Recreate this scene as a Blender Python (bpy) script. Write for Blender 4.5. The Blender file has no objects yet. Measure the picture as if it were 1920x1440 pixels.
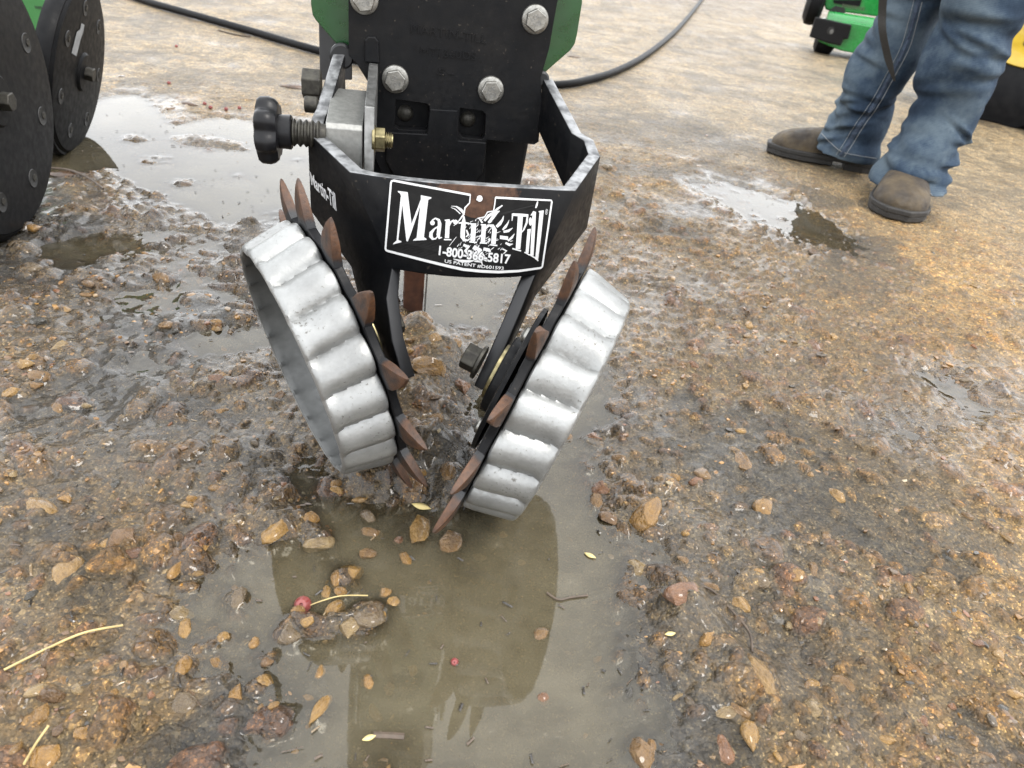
import bpy, bmesh, math, random
import numpy as np
from mathutils import Vector, Matrix
from mathutils.geometry import tessellate_polygon
random.seed(7)
rng = np.random.default_rng(7)
scene = bpy.context.scene
col = scene.collection
R_ = math.radians

# ------------------------------------------------------------------ camera
FPX, PITCH, ROLL, CAMH = 1331.0, R_(34), R_(8.3), 0.54
cf = Vector((0, math.cos(PITCH), -math.sin(PITCH)))
_r0 = Vector((1, 0, 0)); _u0 = Vector((0, math.sin(PITCH), math.cos(PITCH)))
cr = math.cos(ROLL) * _r0 + math.sin(ROLL) * _u0
cu = -math.sin(ROLL) * _r0 + math.cos(ROLL) * _u0
cam_d = bpy.data.cameras.new('camera'); cam = bpy.data.objects.new('camera', cam_d); col.objects.link(cam)
cam_d.sensor_width = 36; cam_d.lens = 36 * FPX / 1920; cam_d.clip_start = 0.02; cam_d.clip_end = 500
cam.matrix_world = Matrix(((cr.x, cu.x, -cf.x, 0), (cr.y, cu.y, -cf.y, 0), (cr.z, cu.z, -cf.z, CAMH), (0, 0, 0, 1)))
cam_d.dof.use_dof = True; cam_d.dof.focus_distance = 0.74; cam_d.dof.aperture_fstop = 11
scene.camera = cam
# ------------------------------------------------------------------ sky, sun, exposure
SUN_EL, SUN_AZ = R_(62), R_(35)
w = bpy.data.worlds.new('World'); scene.world = w; w.use_nodes = True
wn, wl = w.node_tree.nodes, w.node_tree.links
wn.clear()
sky = wn.new('ShaderNodeTexSky'); sky.sky_type = 'NISHITA'; sky.sun_disc = False
sky.sun_elevation = SUN_EL; sky.sun_rotation = SUN_AZ; sky.dust_density = 4; sky.air_density = 1
tc = wn.new('ShaderNodeTexCoord')
cn = wn.new('ShaderNodeTexNoise'); cn.inputs['Scale'].default_value = 2.2; cn.inputs['Detail'].default_value = 6
cn.inputs['Roughness'].default_value = 0.55
crp = wn.new('ShaderNodeValToRGB'); crp.color_ramp.elements[0].position = 0.32; crp.color_ramp.elements[1].position = 0.7
crp.color_ramp.elements[0].color = (11.0, 11.2, 11.5, 1); crp.color_ramp.elements[1].color = (15.2, 15.4, 15.6, 1)
mx = wn.new('ShaderNodeMix'); mx.data_type = 'RGBA'; mx.inputs['Factor'].default_value = 0.86
bg = wn.new('ShaderNodeBackground'); bg.inputs['Strength'].default_value = 0.1
wo = wn.new('ShaderNodeOutputWorld')
wl.new(tc.outputs['Generated'], cn.inputs['Vector']); wl.new(cn.outputs['Fac'], crp.inputs['Fac'])
wl.new(sky.outputs['Color'], mx.inputs[6]); wl.new(crp.outputs['Color'], mx.inputs[7])
wl.new(mx.outputs[2], bg.inputs['Color']); wl.new(bg.outputs['Background'], wo.inputs['Surface'])
sl = bpy.data.lights.new('sun', 'SUN'); sl.energy = 1.0; sl.angle = R_(18); sl.color = (1, 0.96, 0.9)
so = bpy.data.objects.new('sun', sl); col.objects.link(so)
sd = Vector((math.sin(SUN_AZ) * math.cos(SUN_EL), math.cos(SUN_AZ) * math.cos(SUN_EL), math.sin(SUN_EL)))
sd = Vector((0.42, -0.25, 0.87)).normalized()
so.rotation_euler = sd.to_track_quat('Z', 'Y').to_euler()
sky.sun_elevation = math.asin(sd.z); sky.sun_rotation = math.atan2(sd.x, sd.y)
vs = scene.view_settings; vs.view_transform = 'Standard'; vs.look = 'None'; vs.exposure = 1.45; vs.gamma = 1
vs.use_curve_mapping = False
scene.cycles.max_bounces = 6; scene.cycles.transparent_max_bounces = 8; scene.cycles.caustics_reflective = False

# ------------------------------------------------------------------ geometry of the place
O = Vector((0, 0, CAMH))
def ray(x, y): return cf + cr * ((x - 960) / FPX) - cu * ((y - 720) / FPX)
def gz(x, y, z=0.0):
    d = ray(x, y); return O + d * ((z - CAMH) / d.z)
def gy(x, y, Y):
    d = ray(x, y); return O + d * (Y / d.y)
def on_plane(x, y, p, n):
    d = ray(x, y); return O + d * ((p - O).dot(n) / d.dot(n))
YAW = R_(12)
EX = Vector((math.cos(YAW), math.sin(YAW), 0)); EB = Vector((-math.sin(YAW), math.cos(YAW), 0)); EZ = Vector((0, 0, 1))
UA = Vector((-0.082, 0.587, 0))
def W(u, v, z): return UA + EX * u + EB * v + EZ * z
def uv(x, y, v):                 # point of the ray on the row unit's plane v = const
    return on_plane(x, y, UA + EB * v, EB)

# ------------------------------------------------------------------ materials
def newmat(name):
    m = bpy.data.materials.new(name); m.use_nodes = True
    nt = m.node_tree; b = nt.nodes['Principled BSDF']
    return m, nt.nodes, nt.links, b
def ramp(N, pts):
    r = N.new('ShaderNodeValToRGB'); e = r.color_ramp.elements
    while len(e) < len(pts): e.new(0.5)
    for i, (p, c) in enumerate(pts):
        e[i].position = p; e[i].color = (c[0], c[1], c[2], 1) if not isinstance(c, (int, float)) else (c, c, c, 1)
    return r
def noise(N, L, scale, detail=5, rough=0.55, vec=None, coord='Object'):
    n = N.new('ShaderNodeTexNoise'); n.inputs['Scale'].default_value = scale
    n.inputs['Detail'].default_value = detail; n.inputs['Roughness'].default_value = rough
    if vec is None:
        t = N.new('ShaderNodeTexCoord'); vec = t.outputs[coord]
    L.new(vec, n.inputs['Vector']); return n
def bump(N, L, b, h, strength, dist):
    bm_ = N.new('ShaderNodeBump'); bm_.inputs['Strength'].default_value = strength; bm_.inputs['Distance'].default_value = dist
    L.new(h, bm_.inputs['Height']); L.new(bm_.outputs['Normal'], b.inputs['Normal']); return bm_
def simple(name, c1, c2=None, rough=(0.35, 0.6), metal=0.0, scale=60, bstr=0.15, bdist=0.002, coat=0.0, spec=0.5, pos=(0.35, 0.65)):
    m, N, L, b = newmat(name)
    c2 = c2 or tuple(0.75 * k for k in c1)
    n = noise(N, L, scale, 6); r = ramp(N, [(pos[0], c1), (pos[1], c2)]); L.new(n.outputs['Fac'], r.inputs['Fac'])
    L.new(r.outputs['Color'], b.inputs['Base Color'])
    n2 = noise(N, L, scale * 2.7, 5); rr = ramp(N, [(0.3, rough[0]), (0.7, rough[1])]); L.new(n2.outputs['Fac'], rr.inputs['Fac'])
    L.new(rr.outputs['Color'], b.inputs['Roughness'])
    b.inputs['Metallic'].default_value = metal; b.inputs['Coat Weight'].default_value = coat
    b.inputs['Specular IOR Level'].default_value = spec
    if bstr: bump(N, L, b, n2.outputs['Fac'], bstr, bdist)
    return m
M = {}
M['green'] = simple('green_paint', (0.004, 0.048, 0.008), (0.003, 0.036, 0.007), (0.22, 0.4), scale=25, bstr=0.05, coat=0.3)
M['green2'] = simple('green_paint_bright', (0.014, 0.22, 0.042), (0.011, 0.17, 0.034), (0.15, 0.35), scale=14, bstr=0.05, coat=0.5)
M['rubber'] = simple('black_rubber', (0.005, 0.0052, 0.006), (0.009, 0.009, 0.0095), (0.4, 0.6), scale=30, bstr=0.15, spec=0.10)
M['plastic'] = simple('black_plastic', (0.006, 0.006, 0.007), (0.008, 0.008, 0.009), (0.3, 0.42), scale=80, bstr=0.06, spec=0.2)
M['zinc'] = simple('zinc_steel', (0.30, 0.295, 0.275), (0.19, 0.185, 0.17), (0.28, 0.5), 0.9, 220, 0.2, 0.0008)
M['steel'] = simple('bare_steel', (0.24, 0.24, 0.235), (0.13, 0.13, 0.125), (0.35, 0.55), 0.85, 90, 0.15, 0.0008)
M['brass'] = simple('yellow_zinc', (0.28, 0.24, 0.13), (0.15, 0.13, 0.07), (0.28, 0.45), 0.9, 150, 0.15, 0.0006)
M['olive'] = simple('aged_steel', (0.05, 0.047, 0.038), (0.024, 0.022, 0.019), (0.4, 0.6), 0.6, 160, 0.2, 0.0008)
M['alublock'] = simple('machined_aluminium', (0.26, 0.26, 0.245), (0.20, 0.20, 0.19), (0.35, 0.55), 0.75, 180, 0.1, 0.0004)
M['white'] = simple('white_print', (0.56, 0.565, 0.57), (0.44, 0.445, 0.45), (0.45, 0.6), scale=260, bstr=0, pos=(0.52, 0.8))
M['ink_and_shade'] = simple('black_print_and_shade', (0.012, 0.012, 0.012), None, (0.5, 0.6), bstr=0)  # black for print, also painted as shade in holes and recesses
M['decalbg'] = simple('black_decal', (0.007, 0.007, 0.0073), (0.011, 0.011, 0.011), (0.35, 0.5), scale=120, bstr=0.05, bdist=0.0005, spec=0.18)
M['sole'] = simple('boot_sole', (0.012, 0.011, 0.010), (0.022, 0.020, 0.018), (0.5, 0.75), scale=80, bstr=0.2)
M['yellow'] = simple('yellow_paint', (0.48, 0.33, 0.010), (0.40, 0.26, 0.008), (0.25, 0.45), scale=20, bstr=0.03, coat=0.3)
M['stitch'] = simple('stitching', (0.20, 0.21, 0.22), (0.14, 0.15, 0.16), (0.7, 0.9), scale=300, bstr=0)
M['skin'] = simple('skin', (0.45, 0.27, 0.19), (0.40, 0.23, 0.16), (0.5, 0.6), scale=40, bstr=0.05)
M['shirt'] = simple('grey_shirt', (0.16, 0.17, 0.19), (0.12, 0.13, 0.15), (0.7, 0.9), scale=50, bstr=0.2)
M['hair'] = simple('brown_hair', (0.06, 0.04, 0.025), (0.04, 0.027, 0.018), (0.5, 0.7), scale=120, bstr=0.3)
M['hose'] = simple('hose_rubber', (0.004, 0.004, 0.0045), (0.007, 0.007, 0.0075), (0.4, 0.55), scale=60, bstr=0.1, spec=0.1)
M['strap'] = simple('dark_strap', (0.018, 0.018, 0.017), (0.028, 0.027, 0.026), (0.5, 0.7), scale=300, bstr=0.3)

def painted_black(name, wear=0.0, rustpt=None, rustr=0.03):
    """black paint with brushed worn patches; rust where the paint has gone"""
    m, N, L, b = newmat(name)
    t = N.new('ShaderNodeTexCoord'); v = t.outputs['Object']
    n = noise(N, L, 38, 7, 0.65, v); r = ramp(N, [(0.3, (0.0035, 0.004, 0.005)), (0.62, (0.0065, 0.0065, 0.007)), (0.8, (0.015, 0.0135, 0.012))])
    L.new(n.outputs['Fac'], r.inputs['Fac']); colr = r.outputs['Color']
    if rustpt is not None:
        d = N.new('ShaderNodeVectorMath'); d.operation = 'DISTANCE'; d.inputs[1].default_value = rustpt; L.new(v, d.inputs[0])
        n3 = noise(N, L, 70, 6, 0.7, v)
        a = N.new('ShaderNodeMath'); a.operation = 'MULTIPLY_ADD'; a.inputs[1].default_value = -1 / rustr; a.inputs[2].default_value = 0.75
        L.new(d.outputs['Value'], a.inputs[0])
        a2 = N.new('ShaderNodeMath'); a2.operation = 'ADD'; L.new(a.outputs[0], a2.inputs[0]); L.new(n3.outputs['Fac'], a2.inputs[1])
        r3 = ramp(N, [(0.45, 0.0), (0.62, 1.0)]); L.new(a2.outputs[0], r3.inputs['Fac'])
        n4 = noise(N, L, 160, 5, 0.6, v); r4 = ramp(N, [(0.3, (0.035, 0.020, 0.014)), (0.7, (0.085, 0.045, 0.028))]); L.new(n4.outputs['Fac'], r4.inputs['Fac'])
        mxx = N.new('ShaderNodeMix'); mxx.data_type = 'RGBA'; L.new(r3.outputs['Color'], mxx.inputs['Factor'])
        L.new(colr, mxx.inputs[6]); L.new(r4.outputs['Color'], mxx.inputs[7]); colr = mxx.outputs[2]
    # chips, dried splashes and dust
    nc = noise(N, L, 240, 3, 0.5, v); nd = noise(N, L, 14, 5, 0.7, v)
    ac = N.new('ShaderNodeMath'); ac.operation = 'MULTIPLY_ADD'; ac.inputs[1].default_value = 0.30; L.new(nd.outputs['Fac'], ac.inputs[0]); L.new(nc.outputs['Fac'], ac.inputs[2])
    rc_ = ramp(N, [(0.83, 0.0), (0.89, 0.7)]); L.new(ac.outputs[0], rc_.inputs['Fac'])
    mc = N.new('ShaderNodeMix'); mc.data_type = 'RGBA'; L.new(rc_.outputs['Color'], mc.inputs['Factor']); L.new(colr, mc.inputs[6]); mc.inputs[7].default_value = (0.055, 0.047, 0.038, 1); colr = mc.outputs[2]
    rd = ramp(N, [(0.52, 0.0), (0.78, 0.45)]); L.new(nd.outputs['Fac'], rd.inputs['Fac'])
    md = N.new('ShaderNodeMix'); md.data_type = 'RGBA'; L.new(rd.outputs['Color'], md.inputs['Factor']); L.new(colr, md.inputs[6]); md.inputs[7].default_value = (0.020, 0.018, 0.016, 1); colr = md.outputs[2]
    L.new(colr, b.inputs['Base Color'])
    n2 = noise(N, L, 130, 6, 0.6, v); rr = ramp(N, [(0.3, 0.30), (0.7, 0.55)]); L.new(n2.outputs['Fac'], rr.inputs['Fac'])
    L.new(rr.outputs['Color'], b.inputs['Roughness'])
    b.inputs['Specular IOR Level'].default_value = 0.14
    bump(N, L, b, n2.outputs['Fac'], 0.12, 0.0012)
    return m
M['black'] = painted_black('black_paint')

def worn_edge(name):             # the cut edge of the bracket: paint rubbed to grey steel
    m, N, L, b = newmat(name)
    t = N.new('ShaderNodeTexCoord'); v = t.outputs['Object']; sx = N.new('ShaderNodeSeparateXYZ'); L.new(v, sx.inputs[0])
    n = noise(N, L, 75, 5, 0.55, v); n2 = noise(N, L, 30, 4, 0.6, v)
    a = N.new('ShaderNodeMapRange'); a.inputs['From Min'].default_value = 0.22; a.inputs['From Max'].default_value = 0.31; a.inputs['To Min'].default_value = -0.42; a.inputs['To Max'].default_value = 0.12; L.new(sx.outputs['Z'], a.inputs['Value'])
    s1 = N.new('ShaderNodeMath'); s1.operation = 'ADD'; L.new(a.outputs[0], s1.inputs[0]); L.new(n.outputs['Fac'], s1.inputs[1])
    s2 = N.new('ShaderNodeMath'); s2.operation = 'MULTIPLY_ADD'; s2.inputs[1].default_value = 0.4; L.new(n2.outputs['Fac'], s2.inputs[0]); L.new(s1.outputs[0], s2.inputs[2])
    r = ramp(N, [(0.52, (0.012, 0.0125, 0.014)), (0.72, (0.075, 0.077, 0.08)), (0.92, (0.22, 0.225, 0.23))]); L.new(s2.outputs[0], r.inputs['Fac']); L.new(r.outputs['Color'], b.inputs['Base Color'])
    b.inputs['Metallic'].default_value = 0.3; b.inputs['Roughness'].default_value = 0.45; bump(N, L, b, n.outputs['Fac'], 0.2, 0.0008)
    return m
M['edge'] = worn_edge('worn_edge')

def rust(name, dark=(0.016, 0.008, 0.005), light=(0.115, 0.046, 0.015)):
    m, N, L, b = newmat(name)
    t = N.new('ShaderNodeTexCoord'); v = t.outputs['Object']
    n = noise(N, L, 70, 8, 0.75, v); r = ramp(N, [(0.36, dark), (0.54, tuple(0.6 * a + 0.4 * c for a, c in zip(dark, light))), (0.78, light)])
    L.new(n.outputs['Fac'], r.inputs['Fac'])
    # toward the root the black paint is still on (tooth local x is the radius)
    sx = N.new('ShaderNodeSeparateXYZ'); L.new(v, sx.inputs[0])
    n3 = noise(N, L, 60, 4, 0.6, v)
    a = N.new('ShaderNodeMath'); a.operation = 'MULTIPLY_ADD'; a.inputs[1].default_value = 0.018; L.new(n3.outputs['Fac'], a.inputs[0]); L.new(sx.outputs['X'], a.inputs[2])
    r2 = ramp(N, [(0.141, 0.0), (0.147, 1.0)]); L.new(a.outputs[0], r2.inputs['Fac'])
    mxx = N.new('ShaderNodeMix'); mxx.data_type = 'RGBA'; L.new(r2.outputs['Color'], mxx.inputs['Factor'])
    mxx.inputs[6].default_value = (0.012, 0.013, 0.015, 1); L.new(r.outputs['Color'], mxx.inputs[7]); L.new(mxx.outputs[2], b.inputs['Base Color'])
    b.inputs['Roughness'].default_value = 0.55
    bump(N, L, b, n.outputs['Fac'], 0.6, 0.0025)
    return m
M['tooth'] = rust('rusty_tooth')
M['rustplate'] = simple('rusty_steel', (0.10, 0.042, 0.024), (0.05, 0.022, 0.015), (0.45, 0.65), 0.2, 60, 0.2, 0.001)

def cast_alu():
    m, N, L, b = newmat('cast_aluminium')
    t = N.new('ShaderNodeTexCoord'); v = t.outputs['Object']
    n = noise(N, L, 26, 7, 0.65, v); r = ramp(N, [(0.3, (0.185, 0.188, 0.184)), (0.7, (0.295, 0.30, 0.295))]); L.new(n.outputs['Fac'], r.inputs['Fac'])
    n2 = noise(N, L, 330, 4, 0.6, v); n3 = noise(N, L, 18, 3, 0.5, v)
    a = N.new('ShaderNodeMath'); a.operation = 'MULTIPLY_ADD'; a.inputs[1].default_value = 0.35; L.new(n3.outputs['Fac'], a.inputs[0]); L.new(n2.outputs['Fac'], a.inputs[2])
    r2 = ramp(N, [(0.83, 0.0), (0.90, 0.8)]); L.new(a.outputs[0], r2.inputs['Fac'])
    mxx = N.new('ShaderNodeMix'); mxx.data_type = 'RGBA'; L.new(r2.outputs['Color'], mxx.inputs['Factor'])
    L.new(r.outputs['Color'], mxx.inputs[6]); mxx.inputs[7].default_value = (0.08, 0.075, 0.065, 1); L.new(mxx.outputs[2], b.inputs['Base Color'])
    b.inputs['Metallic'].default_value = 0.6
    rr = ramp(N, [(0.3, 0.28), (0.7, 0.52)]); L.new(n2.outputs['Fac'], rr.inputs['Fac']); L.new(rr.outputs['Color'], b.inputs['Roughness'])
    bump(N, L, b, n2.outputs['Fac'], 0.26, 0.0010)
    return m
M['alu'] = cast_alu()
M['alu_shaded'] = simple('rough_shaded_aluminium', (0.105, 0.108, 0.106), (0.075, 0.077, 0.075), (0.45, 0.65), 0.25, 70, 0.15, 0.0008, pos=(0.3, 0.7))  # aluminium with the shade inside the dish put into its colour

def denim():
    m, N, L, b = newmat('denim')
    t = N.new('ShaderNodeTexCoord'); v = t.outputs['Object']
    n = noise(N, L, 7, 4, 0.6, v)
    n2 = noise(N, L, 90, 6, 0.7, v)
    wv = N.new('ShaderNodeTexWave'); wv.bands_direction = 'Z'; wv.inputs['Scale'].default_value = 95; wv.inputs['Distortion'].default_value = 2.2; wv.inputs['Detail'].default_value = 3; wv.inputs['Detail Scale'].default_value = 2
    L.new(v, wv.inputs['Vector'])
    a = N.new('ShaderNodeMath'); a.operation = 'MULTIPLY_ADD'; a.inputs[1].default_value = 0.22; L.new(n2.outputs['Fac'], a.inputs[0]); L.new(n.outputs['Fac'], a.inputs[2])
    a2 = N.new('ShaderNodeMath'); a2.operation = 'MULTIPLY_ADD'; a2.inputs[1].default_value = 0.07; L.new(wv.outputs['Fac'], a2.inputs[0]); L.new(a.outputs[0], a2.inputs[2])
    r = ramp(N, [(0.42, (0.009, 0.017, 0.032)), (0.60, (0.024, 0.040, 0.064)), (0.82, (0.080, 0.106, 0.128))])
    L.new(a2.outputs[0], r.inputs['Fac']); L.new(r.outputs['Color'], b.inputs['Base Color'])
    b.inputs['Roughness'].default_value = 0.9; b.inputs['Specular IOR Level'].default_value = 0.2
    bump(N, L, b, n2.outputs['Fac'], 0.35, 0.003)
    return m
M['denim'] = denim()
M['seamdark'] = simple('dark_denim_seam', (0.018, 0.026, 0.045), (0.045, 0.065, 0.10), (0.8, 0.95), scale=110, bstr=0.3)
M['leather'] = simple('brown_suede', (0.066, 0.047, 0.024), (0.020, 0.014, 0.009), (0.6, 0.85), scale=22, bstr=0.5, bdist=0.006)

# ------------------------------------------------------------------ mesh helpers
def setp(o, label=None, cat=None, group=None, kind=None):
    if label: o['label'] = label
    if cat: o['category'] = cat
    if group: o['group'] = group
    if kind: o['kind'] = kind
    return o
def thing(name, label, cat, loc=(0, 0, 0), group=None):
    o = bpy.data.objects.new(name, None); col.objects.link(o); o.location = loc; o.empty_display_size = 0.05
    return setp(o, label, cat, group)
def absloc(o):
    m = Matrix.Identity(4)
    if o is None: return m
    return absloc(o.parent) @ o.matrix_parent_inverse @ o.matrix_basis if o.parent else o.matrix_basis.copy()
def parent(o, p):
    if p is not None:
        o.parent = p; o.matrix_parent_inverse = absloc(p).inverted()
def mk(name, verts, faces, mat, par=None, smooth=False, bevel=0, mw=None, seg=2, solid=None, angle=35):
    me = bpy.data.meshes.new(name); me.from_pydata([tuple(v) for v in verts], [], faces); me.update()
    if not mat is None:
        for m_ in (mat if isinstance(mat, (list, tuple)) else [mat]): me.materials.append(m_)
    o = bpy.data.objects.new(name, me); col.objects.link(o)
    if mw is not None: o.matrix_basis = mw
    parent(o, par)
    bmx = bmesh.new(); bmx.from_mesh(me); bmesh.ops.recalc_face_normals(bmx, faces=bmx.faces); bmx.to_mesh(me); bmx.free()
    if smooth:
        for p_ in me.polygons: p_.use_smooth = True
        me.set_sharp_from_angle(angle=R_(angle))
    if bevel:
        b = o.modifiers.new('b', 'BEVEL'); b.width = bevel; b.segments = seg; b.limit_method = 'ANGLE'; b.angle_limit = R_(30); b.harden_normals = False
    return o
def frame(z, x=None):            # rotation matrix with the given z axis
    z = z.normalized()
    if x is None: x = z.cross(Vector((0, 0, 1))) if abs(z.z) < 0.95 else Vector((1, 0, 0))
    x = (x - z * x.dot(z)).normalized(); y = z.cross(x)
    return Matrix(((x.x, y.x, z.x, 0), (x.y, y.y, z.y, 0), (x.z, y.z, z.z, 0), (0, 0, 0, 1)))
def TM(p, z, x=None): return Matrix.Translation(p) @ frame(z, x)
def lathe(name, prof, mat, par=None, mw=None, n=48, closed=False, bevel=0, smooth=True, mod=None, angle=35):
    """prof: list of (r,z); mod(theta,r,z)->r"""
    V, F = [], []
    k = len(prof)
    for i in range(n):
        t = 2 * math.pi * i / n
        for (r, z) in prof:
            rr = mod(t, r, z) if mod else r
            V.append((rr * math.cos(t), rr * math.sin(t), z))
    for i in range(n):
        j = (i + 1) % n
        for a in range(k - 1 if not closed else k):
            c = (a + 1) % k
            F.append((i * k + a, j * k + a, j * k + c, i * k + c))
    if not closed:
        if prof[0][0] > 1e-6: F.append([i * k for i in range(n)])
        if prof[-1][0] > 1e-6: F.append([i * k + k - 1 for i in range(n)])
    return mk(name, V, F, mat, par, smooth, bevel, mw, angle=angle)
def cyl(name, r, z0, z1, mat, par=None, mw=None, n=32, ch=0.0006, smooth=True):
    return lathe(name, [(r - ch, z0), (r, z0 + ch), (r, z1 - ch), (r - ch, z1)], mat, par, mw, n, smooth=smooth)
def ngon_prism(name, pts, z0, z1, mat, par=None, mw=None, bevel=0, holes=()):
    loops = [[Vector((p[0], p[1], 0)) for p in pts]] + [[Vector((p[0], p[1], 0)) for p in h_] for h_ in holes]
    flat = [p for l in loops for p in l]; n = len(flat)
    tri = tessellate_polygon(loops)
    V = [(p.x, p.y, z0) for p in flat] + [(p.x, p.y, z1) for p in flat]
    if not holes:
        F = [list(range(n))[::-1], [n + i for i in range(n)]]
    else:
        F = [t for t in tri] + [tuple(n + i for i in t) for t in tri]
    o = 0
    for l in loops:
        k = len(l)
        for i in range(k):
            a, b = o + i, o + (i + 1) % k
            F.append((a, b, n + b, n + a))
        o += k
    return mk(name, V, F, mat, par, False, bevel, mw)
def hexpts(r): return [(r * math.cos(R_(60 * i)), r * math.sin(R_(60 * i))) for i in range(6)]
def tube(name, pts, r, mat, par=None, n=12, radii=None, cap=True):
    P = [Vector(p) for p in pts]; V, F = [], []
    x = None
    for i, p in enumerate(P):
        t = (P[min(i + 1, len(P) - 1)] - P[max(i - 1, 0)]).normalized()
        if x is None: x = t.orthogonal().normalized()
        x = (x - t * x.dot(t)).normalized(); y = t.cross(x); rr = radii[i] if radii else r
        for k in range(n):
            a = 2 * math.pi * k / n; V.append(p + x * (rr * math.cos(a)) + y * (rr * math.sin(a)))
    for i in range(len(P) - 1):
        for k in range(n):
            F.append((i * n + k, i * n + (k + 1) % n, (i + 1) * n + (k + 1) % n, (i + 1) * n + k))
    if cap: F.append(list(range(n))[::-1]); F.append([(len(P) - 1) * n + k for k in range(n)])
    return mk(name, V, F, mat, par, True)
def catmull(P, n=8):
    P = [Vector(p) for p in P]; out = []
    for i in range(len(P) - 1):
        p0, p1, p2, p3 = P[max(i - 1, 0)], P[i], P[i + 1], P[min(i + 2, len(P) - 1)]
        for k in range(n):
            t = k / n
            out.append(0.5 * ((2 * p1) + (p2 - p0) * t + (2 * p0 - 5 * p1 + 4 * p2 - p3) * t * t + (3 * p1 - p0 - 3 * p2 + p3) * t ** 3))
    out.append(P[-1]); return out
def text_mesh(s, extrude=0.0, bold=0.0):
    c = bpy.data.curves.new('t', 'FONT'); c.body = s; c.size = 1; c.extrude = extrude; c.offset = bold; c.resolution_u = 4
    o = bpy.data.objects.new('t', c); col.objects.link(o)
    dg = bpy.context.evaluated_depsgraph_get(); me = bpy.data.meshes.new_from_object(o.evaluated_get(dg))
    V = [v.co.copy() for v in me.vertices]; F = [tuple(p.vertices) for p in me.polygons]
    bpy.data.objects.remove(o); bpy.data.meshes.remove(me); bpy.data.curves.remove(c)
    x1 = max(v.x for v in V); x0 = min(v.x for v in V); y0 = min(v.y for v in V); y1 = max(v.y for v in V)
    return [Vector(((v.x - x0) / (x1 - x0), (v.y - y0) / (y1 - y0), v.z)) for v in V], F, (x1 - x0) / (y1 - y0)
def merge(parts):
    V, F = [], []
    for v, f in parts:
        o = len(V); V += list(v); F += [tuple(o + i for i in q) for q in f]
    return V, F
BIG = [(787, 994, 44, 66, 1, 0.2), (655, 1070, 60, 46, 1, None), (632, 1085, 34, 34, 0, None), (1280, 1142, 100, 52, 5, 0.1), (1203, 970, 52, 74, 0, -0.5), (1410, 1290, 110, 50, 6, -0.9), (1362, 1336, 92, 38, 3, 0.3),
       (130, 1085, 55, 60, 6, None), (235, 1020, 72, 50, 7, None), (75, 962, 90, 44, 6, -0.2), (496, 1280, 40, 36, 1, None), (688, 1157, 72, 46, 4, -0.4), (580, 980, 36, 34, 0, None), (416, 780, 28, 30, 0, None), (305, 531, 42, 24, 2, None),
       (1146, 976, 52, 26, 7, None), (1122, 914, 40, 32, 5, None), (1117, 940, 34, 34, 2, None), (1190, 1062, 44, 34, 3, 0.5), (600, 1330, 26, 56, 1, None), (440, 1310, 36, 46, 0, None), (628, 1140, 28, 44, 1, -0.4), (700, 1165, 26, 36, 0, None),
       (515, 1000, 50, 52, 1, None), (845, 1015, 54, 44, 2, 0.3), (1018, 1185, 30, 36, 2, -0.3), (705, 890, 66, 50, 5, 0.2), (1060, 820, 38, 22, 2, None), (1108, 818, 40, 24, 5, None), (760, 1048, 26, 30, 0, None), (540, 1185, 56, 40, 4, 0.3), (560, 1160, 30, 28, 0, None), (655, 1175, 60, 36, 3, 0.2), (612, 1112, 18, 34, 1, 0.2), (640, 1110, 30, 20, 0, None), (720, 1110, 30, 18, 0, None), (738, 1128, 26, 20, 1, None), (580, 1180, 30, 26, 1, None), (690, 968, 44, 26, 4, None), (700, 1000, 50, 22, 2, None), (745, 1010, 20, 18, 5, None), (445, 1125, 34, 44, 4, None), (500, 1240, 26, 20, 7, None), (630, 915, 24, 24, 0, None), (640, 925, 18, 16, 5, None), (600, 1020, 60, 30, 3, 0.3), (420, 1195, 26, 22, 1, None), (475, 1205, 24, 20, 0, None), (690, 1040, 36, 22, 2, None), (1480, 400 + 700, 44, 40, 0, None),
       (1560, 940, 52, 30, 1, -0.5), (1430, 965, 50, 44, 0, None), (1375, 1140, 46, 32, 1, -0.4), (1520, 1085, 26, 40, 2, None), (1350, 1400, 50, 60, 5, None), (1400, 1395, 40, 44, 1, None), (1200, 1410, 66, 60, 2, 0.3), (1580, 1290, 50, 32, 2, -0.4),
       (40, 470, 40, 20, 4, 0.4), (60, 515, 46, 24, 4, 0.5), (315, 620, 30, 20, 2, None), (30, 750, 36, 30, 1, None), (110, 775, 46, 30, 2, None), (80, 725, 44, 22, 2, None), (340, 1255, 34, 40, 0, None), (345, 1180, 30, 40, 1, None), (375, 1035, 40, 44, 0, None),
       (850, 690, 30, 26, 0, None), (810, 690, 34, 30, 1, None), (805, 730, 70, 44, 0, 0.2), (865, 735, 40, 40, 5, None), (790, 640, 40, 30, 2, None), (770, 850, 44, 40, 7, None), (815, 830, 36, 34, 0, None), (840, 905, 46, 40, 2, None), (790, 905, 40, 34, 1, None),
       (1510, 1340, 60, 40, 3, 0.2), (410, 735, 46, 30, 5, None), (210, 955 + 70, 40, 30, 1, None), (1100, 490, 26, 14, 5, None), (1060, 540, 30, 14, 2, None), (1240, 545, 28, 18, 3, None), (1380, 620, 24, 26, 7, None), (1310, 900, 44, 26, 2, -0.5), (1385, 880, 34, 50, 2, 0.3), (1255, 910, 40, 26, 0, -0.3),
       (1160, 870, 34, 22, 2, None), (1225, 690, 34, 22, 2, None), (1290, 690, 30, 22, 5, None), (690, 1280, 24, 28, 0, None), (600, 1255, 22, 28, 0, None), (1020, 1310, 26, 20, 5, None)]
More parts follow.
